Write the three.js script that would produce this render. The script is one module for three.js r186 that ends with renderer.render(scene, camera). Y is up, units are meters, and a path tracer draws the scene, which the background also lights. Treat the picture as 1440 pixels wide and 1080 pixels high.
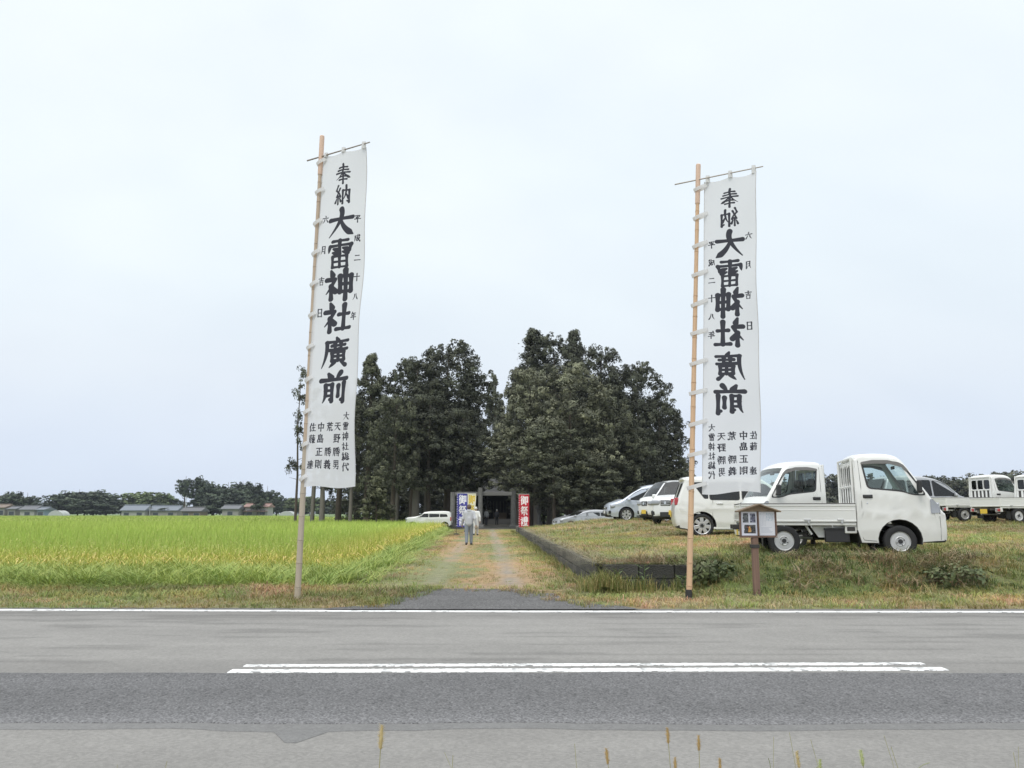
import * as THREE from 'three';
import { mergeGeometries, mergeVertices, toCreasedNormals } from 'three/addons/utils/BufferGeometryUtils.js';
import { MarchingCubes } from 'three/addons/objects/MarchingCubes.js';
import { RoundedBoxGeometry } from 'three/addons/geometries/RoundedBoxGeometry.js';
import { TessellateModifier } from 'three/addons/modifiers/TessellateModifier.js';

// ------------------------------------------------------------------ camera, sky, sun, exposure
const scene = new THREE.Scene();
const FPX = 1165, PITCH = THREE.MathUtils.degToRad(8.88), EYE = 1.2;      // focal length in photo pixels, upward tilt, eye height
const camera = new THREE.PerspectiveCamera(2 * Math.atan(540 / FPX) * 180 / Math.PI, 4 / 3, 0.05, 3000);
camera.position.set(0, EYE, 0);
camera.rotation.x = PITCH;
scene.add(camera);

function rng(seed) { let s = seed | 0; return () => { s = (s + 0x6d2b79f5) | 0; let t = Math.imul(s ^ (s >>> 15), 1 | s); t = (t + Math.imul(t ^ (t >>> 7), 61 | t)) ^ t; return ((t ^ (t >>> 14)) >>> 0) / 4294967296; }; }
const clamp = (x, a = 0, b = 1) => Math.min(b, Math.max(a, x)), lerp = (a, b, t) => a + (b - a) * t;
const sstep = (a, b, x) => { const t = clamp((x - a) / (b - a)); return t * t * (3 - 2 * t); };
const mix3 = (a, b, t) => [lerp(a[0], b[0], t), lerp(a[1], b[1], t), lerp(a[2], b[2], t)];
const hash2 = (x, y) => { let h = Math.imul(x | 0, 374761393) + Math.imul(y | 0, 668265263); h = Math.imul(h ^ (h >>> 13), 1274126177); return ((h ^ (h >>> 16)) >>> 0) / 4294967296; };
function vnoise(x, y, wrap = 0) {
  const ix = Math.floor(x), iy = Math.floor(y), fx = x - ix, fy = y - iy, u = fx * fx * (3 - 2 * fx), v = fy * fy * (3 - 2 * fy);
  const m = wrap ? (k) => ((k % wrap) + wrap) % wrap : (k) => k;
  return lerp(lerp(hash2(m(ix), m(iy)), hash2(m(ix + 1), m(iy)), u), lerp(hash2(m(ix), m(iy + 1)), hash2(m(ix + 1), m(iy + 1)), u), v);
}
function fbm(x, y, oct = 4, wrap = 0) { let s = 0, a = 0.5, n = 0; for (let i = 0; i < oct; i++) { s += a * vnoise(x, y, wrap); n += a; a *= 0.5; x = x * 2 + (wrap ? 0 : 17.3); y = y * 2 + (wrap ? 0 : 9.1); wrap *= 2; } return s / n; }

{ // an overcast sky: pale blue grey low down, whiter higher up, brightest overhead
  const W = 1024, H = 512, d = new Float32Array(W * H * 4);
  const stops = [[-90, .30, .30, .28], [-0.5, .34, .34, .33], [0, .70, .79, .935], [4, .735, .82, .95], [9, .81, .885, .97], [15, .85, .935, 1.0], [22, .885, .967, 1.03], [30, .905, .98, 1.05], [38, .91, .985, 1.06], [50, 1.5, 1.55, 1.58], [70, 2.2, 2.25, 2.3], [90, 2.45, 2.5, 2.55]];
  for (let y = 0; y < H; y++) {
    const el = ((y + 0.5) / H - 0.5) * 180;
    let k = 0; while (k < stops.length - 2 && el > stops[k + 1][0]) k++;
    const t = clamp((el - stops[k][0]) / (stops[k + 1][0] - stops[k][0])), c = [1, 2, 3].map((i) => lerp(stops[k][i], stops[k + 1][i], t));
    for (let x = 0; x < W; x++) {
      const az = ((x + 0.5) / W - 0.5) * 2 * Math.PI, i = (y * W + x) * 4;
      const nx = Math.cos(az) * 4, nz = Math.sin(az) * 4, e = Math.max(el, 0) / 9;
      const n = fbm(nx + e * .6 + 31, nz * .8 + e + 7, 4) - 0.5, n2 = fbm(nx * 2.2 + 5, e * 2.6 + nz * 1.7 + 3, 4) - 0.5;
      const m = el > 0 ? 1 + n * .09 + n2 * .05 : 1, warm = el > 0 ? n * .05 : 0;
      d[i] = c[0] * (m + warm); d[i + 1] = c[1] * (m + warm * .3); d[i + 2] = c[2] * (1 + (m - 1) * .7); d[i + 3] = 1;
    }
  }
  const t = new THREE.DataTexture(d, W, H, THREE.RGBAFormat, THREE.FloatType);
  t.mapping = THREE.EquirectangularReflectionMapping; t.magFilter = THREE.LinearFilter; t.needsUpdate = true;
  scene.background = t; scene.environment = t;
}
const sun = new THREE.DirectionalLight(new THREE.Color(1, .965, .9), 1.3);
sun.position.set(-40, 110, 55); sun.target.position.set(0, 0, -20);
sun.castShadow = true; sun.shadow.radius = 40; sun.shadow.mapSize.set(2048, 2048);
Object.assign(sun.shadow.camera, { left: -120, right: 120, top: 120, bottom: -120, near: 1, far: 400 });
scene.add(sun, sun.target);
const renderer = new THREE.WebGLRenderer({ antialias: true });
renderer.toneMapping = THREE.LinearToneMapping;
renderer.toneMappingExposure = 1.0;
renderer.shadowMap.enabled = true;
scene.fog = new THREE.FogExp2(new THREE.Color(.80, .88, 1.0), 0.00016);

// ------------------------------------------------------------------ helpers
const CP = Math.cos(PITCH), SP = Math.sin(PITCH), V3 = (x, y, z) => new THREE.Vector3(x, y, z), R = THREE.MathUtils.degToRad;
// a place in the world from where it stands in the photograph and how far away it is (depth in metres along the ground)
function at(px, py, depth) { const cx = (px - 720) / FPX, cy = (540 - py) / FPX, t = depth / (CP - cy * SP); return V3(cx * t, EYE + t * (cy * CP + SP), -depth); }
const used = new Map();
function numbered(name) { const n = used.get(name) ?? 0; used.set(name, n + 1); return n ? name + '_' + String(n).padStart(3, '0') : name; }
function tag(o, label, category, group, kind) { if (label) o.userData.label = label; if (category) o.userData.category = category; if (group) o.userData.group = group; if (kind) o.userData.kind = kind; return o; }
function thing(name, label, category, pos = [0, 0, 0], turn = 0, group) { const o = new THREE.Group(); o.name = numbered(name); scene.add(o); o.position.set(...pos); o.rotation.y = turn; return tag(o, label, category, group); }
function part(name, geo, mat, parent = scene, pos, rot) {
  const m = new THREE.Mesh(Array.isArray(geo) ? join(geo) : geo, mat); m.name = parent === scene ? numbered(name) : name; m.castShadow = m.receiveShadow = true;
  if (pos) m.position.set(...pos); if (rot) m.rotation.set(...rot); parent.add(m); return m;
}
function copy(o, label) { const c = o.clone(); c.name = numbered(o.name.replace(/_\d+$/, '')); c.userData = { ...o.userData }; if (label) c.userData.label = label; scene.add(c); return c; }
function join(list) {
  const keep = list.every((g) => g.attributes.color) ? ['position', 'normal', 'uv', 'color'] : ['position', 'normal', 'uv'];
  return mergeGeometries(list.map((g) => { g = g.index ? g.toNonIndexed() : g.clone(); for (const k of Object.keys(g.attributes)) if (!keep.includes(k)) g.deleteAttribute(k); if (!g.attributes.uv) g.setAttribute('uv', new THREE.Float32BufferAttribute(new Float32Array(g.attributes.position.count * 2), 2)); if (!g.attributes.normal) g.computeVertexNormals(); g.morphAttributes = {}; return g; }));
}
const box = (w, h, d, x = 0, y = 0, z = 0) => new THREE.BoxGeometry(w, h, d).translate(x, y, z);
const rbox = (w, h, d, r, x = 0, y = 0, z = 0) => new RoundedBoxGeometry(w, h, d, 2, Math.min(r, w / 2.01, h / 2.01, d / 2.01)).translate(x, y, z);
const cyl = (r0, r1, h, x = 0, y = 0, z = 0, n = 12) => new THREE.CylinderGeometry(r1, r0, h, n).translate(x, y, z);
function rod(a, b, r0, r1 = r0, n = 8) { const d = b.clone().sub(a), g = new THREE.CylinderGeometry(r1, r0, d.length(), n); g.applyQuaternion(new THREE.Quaternion().setFromUnitVectors(V3(0, 1, 0), d.normalize())); const c = a.clone().add(b).multiplyScalar(.5); return g.translate(c.x, c.y, c.z); }
const std = (c, rough = .8, extra = {}) => new THREE.MeshStandardMaterial({ color: new THREE.Color().setRGB(...c), roughness: rough, ...extra });
const phys = (c, rough = .8, extra = {}) => new THREE.MeshPhysicalMaterial({ color: new THREE.Color().setRGB(...c), roughness: rough, ...extra });
function tex(size, fn, rep, srgb = false) {
  const [w, h] = Array.isArray(size) ? size : [size, size], d = new Uint8Array(w * h * 4);
  for (let y = 0; y < h; y++) for (let x = 0; x < w; x++) { const v = fn(x / w, y / h, x, y), c = typeof v === 'number' ? [v, v, v] : v, i = (y * w + x) * 4; for (let k = 0; k < 3; k++) d[i + k] = clamp(c[k]) * 255; d[i + 3] = 255; }
  const t = new THREE.DataTexture(d, w, h); t.wrapS = t.wrapT = THREE.RepeatWrapping; t.magFilter = THREE.LinearFilter; t.minFilter = THREE.LinearMipmapLinearFilter; t.generateMipmaps = true; if (srgb) t.colorSpace = THREE.SRGBColorSpace; if (rep) t.repeat.set(...rep); t.needsUpdate = true; return t;
}
function canvasTex(w, h, draw) { const c = document.createElement('canvas'); c.width = w; c.height = h; draw(c.getContext('2d'), w, h); const t = new THREE.CanvasTexture(c); t.colorSpace = THREE.SRGBColorSpace; t.anisotropy = 8; return t; }

// ------------------------------------------------------------------ surface materials
const rndA = rng(11);
const grain = tex(512, (u, v) => .62 + .30 * fbm(u * 64, v * 64, 3, 64) + .22 * (rndA() - .5) + .10 * (fbm(u * 6, v * 6, 3, 6) - .5));
const chip = tex(512, (u, v) => { const a = vnoise(u * 110, v * 110, 110), b = vnoise(u * 70 + .5, v * 70, 70); return .50 + .55 * (a - .5) + .35 * (b - .5) + .2 * rndA(); });
const soilT = tex(512, (u, v) => .45 + .5 * fbm(u * 24, v * 24, 4, 24) + .12 * (rndA() - .5));
const woodT = tex([64, 512], (u, v) => .62 + .35 * fbm(u * 16, v * 3, 3, 0) + .1 * (rndA() - .5));
const M = {
  road: std([1.25, 1.25, 1.25], .93, { map: grain, vertexColors: true, bumpMap: grain, bumpScale: .006 }),
  chip: std([1.45, 1.45, 1.45], .95, { map: chip, vertexColors: true, bumpMap: chip, bumpScale: .012 }),
  line: std([.84, .84, .83], .7, { map: tex(512, (u, v) => { const a = fbm(u * 20, v * 90, 4, 0), c = fbm(u * 3 + 8, v * 3, 3, 0); return .96 - .6 * sstep(.54, .68, a + .3 * (c - .5)) - .1 * c; }), bumpMap: grain, bumpScale: .004 }),
  soil: std([1.4, 1.4, 1.4], .97, { map: soilT, vertexColors: true, bumpMap: soilT, bumpScale: .03 }),
  gravel: std([1.5, 1.5, 1.5], .97, { map: chip, vertexColors: true, bumpMap: chip, bumpScale: .03 }),
  blade: new THREE.MeshPhysicalMaterial({ vertexColors: true, roughness: .7, side: THREE.DoubleSide, transmission: .3, thickness: 0, specularIntensity: .35 }),
  leaf: new THREE.MeshStandardMaterial({ vertexColors: true, roughness: .75, side: THREE.DoubleSide }),
  bark: std([.12, .095, .075], .95, { map: woodT }),
  barkPale: std([.2, .18, .155], .95, { map: woodT }),
  concrete: std([.13, .125, .115], .95, { map: soilT, bumpMap: soilT, bumpScale: .02 }),
  white: phys([.74, .74, .715], .32, { clearcoat: .7, clearcoatRoughness: .12 }),
  pearl: phys([.76, .765, .77], .32, { clearcoat: .8, clearcoatRoughness: .1 }),
  silver: phys([.56, .60, .68], .3, { metalness: .35, clearcoat: .8, clearcoatRoughness: .1 }),
  grey: phys([.42, .43, .45], .3, { metalness: .4, clearcoat: .8, clearcoatRoughness: .1 }),
  glass: phys([.80, .88, .86], .03, { transmission: 1, thickness: 0, ior: 1.5 }),
  tint: phys([.24, .27, .27], .04, { transmission: 1, thickness: 0, ior: 1.5 }),
  dark: phys([.09, .095, .1], .05, { transmission: .85, thickness: 0, ior: 1.5 }),
  rubber: std([.022, .022, .023], .8), black: std([.03, .03, .032], .55), seat: std([.07, .07, .072], .9), trim: std([.16, .155, .15], .8),
  steel: phys([.62, .62, .62], .38, { metalness: .55 }), alloy: phys([.68, .68, .69], .28, { metalness: .7 }), chrome: phys([.8, .8, .8], .12, { metalness: 1 }),
  under: std([.055, .052, .05], .9), lampClear: phys([.36, .37, .39], .12, { clearcoat: 1, metalness: .3 }), lampRed: phys([.42, .03, .035], .2, { clearcoat: 1 }), amber: phys([.6, .22, .03], .2, { clearcoat: 1 }),
  plate: std([.72, .50, .06], .5), plateWhite: std([.7, .7, .7], .5),
};
for (const k of ['road', 'chip', 'soil', 'gravel']) M[k].map.repeat.set(1, 1);

// ------------------------------------------------------------------ lie of the land (X to the right, D away from the camera)
const roadEdge = (X) => 10.54 + Math.max(0, -X) * .028 - Math.max(0, X) * .006;
const wallX = (D) => 1.42 - (D - 13.3) * .027;                 // the low wall beside the path
const riceX = (D) => -2.25 - .042 * D + .12 * Math.sin(D * .7);  // edge of the rice
const pathC = (D) => -.28 - .031 * D;                          // middle of the path
const inLot = (X, D) => X > wallX(D) && D > 13.3;
function lotTop(X, D) { const side = sstep(0, 5, X - wallX(D)); const h = .46 + .1 * sstep(10, 15, X) * sstep(22, 30, D) + .021 * clamp(D - 14.5, 0, 12) + .0145 * clamp(D - 26.5, 0, 11); return lerp(.43, h, side) * (1 - sstep(46, 53, D) * (1 - sstep(9, 14, X))); }
function height(X, D) {
  const bump = (fbm(X * .9 + 50, D * .9, 3) - .5) * .07;
  if (D < 10.9) return -.04;
  if (X > wallX(D)) {
    const bank = sstep(12.25 + .25 * Math.sin(X * 1.3), 13.9 + .2 * Math.sin(X * .8 + 1), D);     // the earth bank right of the wall
    const lot = lotTop(X, D) + bump * sstep(13.4, 15, D);
    if (D > 53 && X < 9) return .0;
    if (X < 3.2 && D < 16) { const b = sstep(2.6, 3.2, X); return inLot(X, D) ? lerp(lot - .0, Math.max(lot * bank, 0), b * (D < 14.4 ? 1 : 0)) : lerp(0, lot * bank, b); }
    return D < 14.4 ? lot * bank + .02 * sstep(11, 12, D) : lot;
  }
  if (X < riceX(D) - .2 && D > 14) return -.12 + bump;
  if (X < -1.6 && D < 16) return bump * .8 * sstep(10.9, 11.6, D) - .1 * sstep(13.5, 15, D) * sstep(-3, -4, X);
  return 0;
}
function groundColor(X, D) {
  const n = fbm(X * 1.7 + 9, D * 1.7 + 3, 4), n2 = fbm(X * .5 + 40, D * .5 + 20, 3), n3 = fbm(X * 6, D * 6, 2);
  const green = [.150, .175, .062], dry = [.27, .20, .115], olive = [.20, .19, .09];
  let c = mix3(olive, dry, sstep(.45, .7, n));
  c = mix3(c, green, sstep(.5, .68, n2));
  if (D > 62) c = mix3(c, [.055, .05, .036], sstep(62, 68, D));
  if (D > 120) c = mix3(c, [.13, .19, .055], sstep(120, 135, D));
  if (X < riceX(D) && D > 14.2 && D < 400) c = D > 125 || X < -14 ? [.13, .19, .05] : [.10, .14, .04];
  const k = .85 + .3 * n3; return [c[0] * k, c[1] * k, c[2] * k];
}
function sheet(xs, ds, hf, cf, uvs = .7) {
  const nx = xs.length, nd = ds.length, pos = new Float32Array(nx * nd * 3), col = new Float32Array(nx * nd * 3), uv = new Float32Array(nx * nd * 2), idx = [];
  for (let j = 0; j < nd; j++) for (let i = 0; i < nx; i++) {
    const k = j * nx + i, p = typeof xs[i] === 'function' ? [xs[i](ds[j]), ds[j]] : [xs[i], ds[j]], X = p[0], D = p[1], c = cf(X, D);
    pos.set([X, hf(X, D), -D], k * 3); col.set(c, k * 3); uv.set([X * uvs, D * uvs], k * 2);
    if (i && j) { const a = k - nx - 1, b = k - nx, e = k - 1; idx.push(a, b, k, a, k, e); }
  }
  const g = new THREE.BufferGeometry(); g.setAttribute('position', new THREE.BufferAttribute(pos, 3)); g.setAttribute('color', new THREE.BufferAttribute(col, 3)); g.setAttribute('uv', new THREE.BufferAttribute(uv, 2)); g.setIndex(idx); g.computeVertexNormals(); return g;
}
const range = (a, b, s) => { const o = []; for (let x = a; x < b - s * .3; x += s) o.push(x); o.push(b); return o; };
const struct = (name, geo, mat, label, cat) => tag(part(name, geo, mat), label, cat, null, 'structure');
{
  const xs = [-1500, -700, -350, -180, -100, ...range(-60, -14, 2), ...range(-12, 1.3, .16), 1.37, 1.47, ...range(1.6, 16, .16), ...range(17, 60, 1.5), 100, 180, 350, 700, 1500].map((x) => (D) => x + (wallX(clamp(D, 13.3, 60)) - 1.42) * Math.exp(-(((x - 1.42) / 5) ** 2)));
  const ds = [-300, -60, -10, 2, 10.4, ...range(10.88, 13.16, .12), 13.25, 13.35, ...range(13.45, 17, .12), ...range(17.3, 48, .35), ...range(49, 80, 1.2), 90, 105, 120, 140, 180, 240, 320, 450, 700, 1100, 2200];
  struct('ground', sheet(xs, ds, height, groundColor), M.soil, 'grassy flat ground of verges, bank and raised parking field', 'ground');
}
{ // road: worn pale asphalt, a band of dark chip seal along the near lane, painted lines
  const cf = (X, D) => {
    const s = fbm(X * .35 + 3, D * 4 + 8, 4), s2 = fbm(X * 1.3, D * 1.3 + 30, 4), b = fbm(X * .8 + 7, D * 7, 3);
    let k = .235 + .045 * (s - .5) + .03 * (s2 - .5);
    k *= 1 - .16 * sstep(9.7, 10.2, D) * (1 - sstep(10.4, 10.6, D)) * (.5 + s);
    k *= 1 - .22 * sstep(.60, .72, b) * sstep(6.7, 7.2, D);
    k *= 1 - .16 * sstep(7.4, 6.9, D) * sstep(6.3, 6.6, D) * (.4 + s2);
    if (D > 10.64) k *= .62; k *= 1 - .07 * sstep(5.4, 5.0, D);
    return [k * 1.035, k, k * .94];
  };
  const xs = [-400, -150, -60, -30, -18, ...range(-12, 12, .06), 18, 30, 60, 150, 400];
  const edge = (X) => 10.86 + .05 * (fbm(X * 3, 4, 3) - .5) + (X < 0 ? -X * .028 : 0);
  const g = sheet(xs, range(3.0, 10.86, .07), () => 0, cf, .9), p = g.attributes.position;
  for (let i = 0; i < p.count; i++) { const D = -p.getZ(i), X = Math.max(-14, p.getX(i)); if (D > 9) p.setZ(i, -lerp(D, 9 + (D - 9) / 1.86 * (edge(X) - 9), 1)); }
  struct('road', g, M.road, 'two lane asphalt road crossing the foreground', 'road');
  const lo = (X) => 5.02 + .07 * (fbm(X * .9 + 2, 3, 3) - .5) + .03 * (fbm(X * 5, 9, 2) - .5), hi = (X) => 6.54 + .08 * (fbm(X * 1.1, 14, 3) - .5);
  const notch = (X) => .27 * Math.max(0, 1 - Math.abs(X + 1.17) / .15) + .04 * Math.exp(-(((X + 1.17) / .3) ** 2));
  const strip = (a, b, y, cf2, n) => { const g2 = sheet(xs, [-.0001, ...range(0, 1, 1 / n)], (x, t) => (t < 0 ? -.004 : y), () => [1, 1, 1], 1), q = g2.attributes.position, u = g2.attributes.uv, c = g2.attributes.color; for (let i = 0; i < q.count; i++) { const X = q.getX(i), t = Math.max(0, -q.getZ(i)), D = lerp(a(X), b(X), t) - (q.getZ(i) > 0 ? .003 : 0), k = cf2(X, D, t); q.setZ(i, -D); u.setXY(i, X * 1.1, D * 1.1); c.setXYZ(i, ...k); } g2.computeVertexNormals(); return g2; };
  struct('road_patch', strip((X) => lo(X) - .11 - .05 * fbm(X * 2, 0, 2) - notch(X), (X) => hi(X) + .03, .004, (X) => { const k = .175 + .03 * (fbm(X, 5, 3) - .5); return [k, k * .99, k * .97]; }, 3), M.road, 'smooth dark sealed edge around the chip seal lane', 'road');
  struct('road_surface', strip(lo, hi, .008, (X, D, t) => { const k = lerp(.150 + .05 * (fbm(X * .6, D * 2.4, 4) - .5) + .02 * (fbm(X * 5, D * 5, 2) - .5), .196, sstep(.2, .0, t)); return [k, k * .99, k * 1.005]; }, 10), M.chip, 'coarse dark chip seal surface of the near lane', 'road');
  const lineMesh = (f, x0, x1, w, step, label, wear) => { // worn paint: the edge is ragged and small chips are missing
    const pos = [], uv = []; const a = range(x0, x1, step);
    for (let i = 0; i + 1 < a.length; i++) {
      const z0 = f(a[i]), z1 = f(a[i + 1]), j = (k) => (hash2(i * 7 + k, wear * 100) - .5) * wear;
      if (hash2(i, 77) < wear * .25 && i % 3) continue;
      const q = [[a[i], z0 + j(1)], [a[i + 1], z1 + j(2)], [a[i + 1], z1 + w + j(3)], [a[i], z0 + w + j(4)]];
      for (const k of [0, 1, 2, 0, 2, 3]) { pos.push(q[k][0], .005, -q[k][1]); uv.push(q[k][0], q[k][1]); }
      for (const [k, yy] of [[0, -.002], [1, -.002], [1, .005], [0, -.002], [1, .005], [0, .005]]) { pos.push(q[k][0], yy, -q[k][1] + (yy < 0 ? .004 : 0)); uv.push(q[k][0], q[k][1] + yy); }
    }
    const g2 = new THREE.BufferGeometry(); g2.setAttribute('position', new THREE.Float32BufferAttribute(pos, 3)); g2.setAttribute('uv', new THREE.Float32BufferAttribute(uv, 2)); g2.computeVertexNormals();
    return tag(part('road_marking', g2, M.line), label, 'road marking', null, 'structure');
  };
  lineMesh((X) => roadEdge(X) - .04, -60, 60, .12, .1, 'continuous white line along the far road edge', .012);
  const tilt = (X) => (X - .6) * .017;
  lineMesh((X) => 6.87 + tilt(X), -2.13, 3.32, .085, .05, 'farther thin white stripe of the broken centre line', .02);
  lineMesh((X) => 6.62 + tilt(X), -2.17, 3.38, .125, .05, 'nearer thick white stripe of the broken centre line', .016);
  // gravel mouth of the path and the path itself, laid over the flat ground
  const gl = (D) => -1.86 + (D - 10.72) * .15 + .07 * Math.sin(D * 5) + .22 * (fbm(D * 4, 2, 3) - .5) - .5 * sstep(11.3, 10.7, D), gr = (D) => 1.75 - Math.pow(clamp((D - 10.72) / 2.95), .6) * 1.5 + .06 * Math.sin(D * 4.1) + .3 * (fbm(D * 4, 8, 3) - .5);
  const pc = (X, D) => {
    const o = X - pathC(D), n = fbm(X * 2.2, D * 1.1, 4), m = fbm(X * .9 + 5, D * .35, 3);
    const grass = mix3([.185, .20, .085], [.35, .235, .125], sstep(.36, .58, m)), rut = [.27, .235, .19];
    const rl = Math.exp(-(((o + .62) / .2) ** 2)), rr = Math.exp(-(((o - .72) / .19) ** 2));
    let c = mix3(grass, rut, clamp(Math.max(rl * .5, rr * .8) * (.05 + 1.7 * n * (.4 + m))));
    if (Math.abs(o) < .4) c = mix3(c, [.36, .22, .11], .6 * sstep(.35, .6, n));
    c = mix3(c, [.3, .22, .15], sstep(15.2, 13.9, D) * .7);
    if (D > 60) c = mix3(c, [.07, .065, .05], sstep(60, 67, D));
    return c;
  };
  const px = Array.from({ length: 25 }, (_, i) => (D) => lerp(Math.max(riceX(D) + .5, pathC(D) - 1.75), Math.min(wallX(D) - .1, pathC(D) + 1.7), i / 24) + .0);
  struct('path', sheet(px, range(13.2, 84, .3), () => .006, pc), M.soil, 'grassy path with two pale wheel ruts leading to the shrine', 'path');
  const gx = Array.from({ length: 18 }, (_, i) => (D) => lerp(gl(D), gr(D), i / 17) + .0);
  struct('gravel', sheet(gx, range(10.72, 13.6, .06), () => .012, (X, D) => { const k = .15 + .06 * (fbm(X * 3, D * 3, 3) - .5); return [k * 1.02, k, k * .99]; }, .8), M.gravel, 'grey gravel apron where the path meets the road', 'path');
}
// ------------------------------------------------------------------ grasses and rice
// a tuft of bent tapering blades around the origin
function tuft(seed, o) {
  const r = rng(seed), pos = [], col = [], idx = [];
  for (let b = 0; b < o.n; b++) {
    const a = r() * 6.283, px = Math.cos(a) * o.spread * Math.sqrt(r()), pz = Math.sin(a) * o.spread * Math.sqrt(r()), dir = r() * 6.283, h = o.h * (.55 + .6 * r()), bend = o.bend * (.3 + r()) * h, w = o.w * (.7 + .6 * r()), f = dir + 1.57 + (r() - .5), ears = o.ear && r() < o.ear;
    const c0 = o.cols[Math.floor(r() * o.cols.length)], k = .8 + .4 * r(), c = c0.map((x) => x * k), base = pos.length / 3, N = 4;
    for (let i = 0; i <= N; i++) {
      const t = i / N, out = bend * t * t, y = h * (t - .35 * o.bend * t * t * t - (ears ? .38 * t * t * t * t : 0)), ww = ears ? w * (t > .6 ? 1.5 : .5) * (i === N ? .5 : 1) : w * (1 - t * t * .95), cc = ears && t > .55 ? o.earCol.map((x) => x * k) : c;
      for (const s of [-1, 1]) { pos.push(px + Math.cos(dir) * out + Math.cos(f) * ww * s * .5, y, pz + Math.sin(dir) * out + Math.sin(f) * ww * s * .5); col.push(...cc); }
      if (i) { const q = base + i * 2; idx.push(q - 2, q - 1, q, q - 1, q + 1, q); }
    }
  }
  const g = new THREE.BufferGeometry(); g.setAttribute('position', new THREE.Float32BufferAttribute(pos, 3)); g.setAttribute('color', new THREE.Float32BufferAttribute(col, 3)); g.setIndex(idx); g.computeVertexNormals(); return g;
}
function scatter(name, geo, list, label, cat, mat = M.blade) {
  const m = new THREE.InstancedMesh(geo, mat, list.length), d = new THREE.Object3D(), c = new THREE.Color();
  list.forEach((p, i) => { d.position.set(p.x, p.y, -p.d); d.rotation.set(p.tx ?? 0, p.r, p.tz ?? 0); d.scale.set(p.s, p.sy ?? p.s, p.s); d.updateMatrix(); m.setMatrixAt(i, d.matrix); m.setColorAt(i, c.setRGB(...p.c)); });
  m.name = numbered(name); m.castShadow = m.receiveShadow = true; scene.add(m); return tag(m, label, cat, null, 'stuff');
}
function spread(seed, d0, d1, step, x0, x1, fn) {   // jittered grid over the strip of ground in view
  const r = rng(seed), out = [];
  for (let d = d0; d < d1; d += step) for (let x = Math.max(x0(d), -.66 * d - 3); x < Math.min(x1(d), .66 * d + 3); x += step) {
    const X = x + (r() - .5) * step * 1.3, D = d + (r() - .5) * step * 1.3, p = fn(X, D, r); if (p) out.push({ x: X, d: D, r: r() * 6.283, ...p });
  }
  return out;
}
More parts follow.
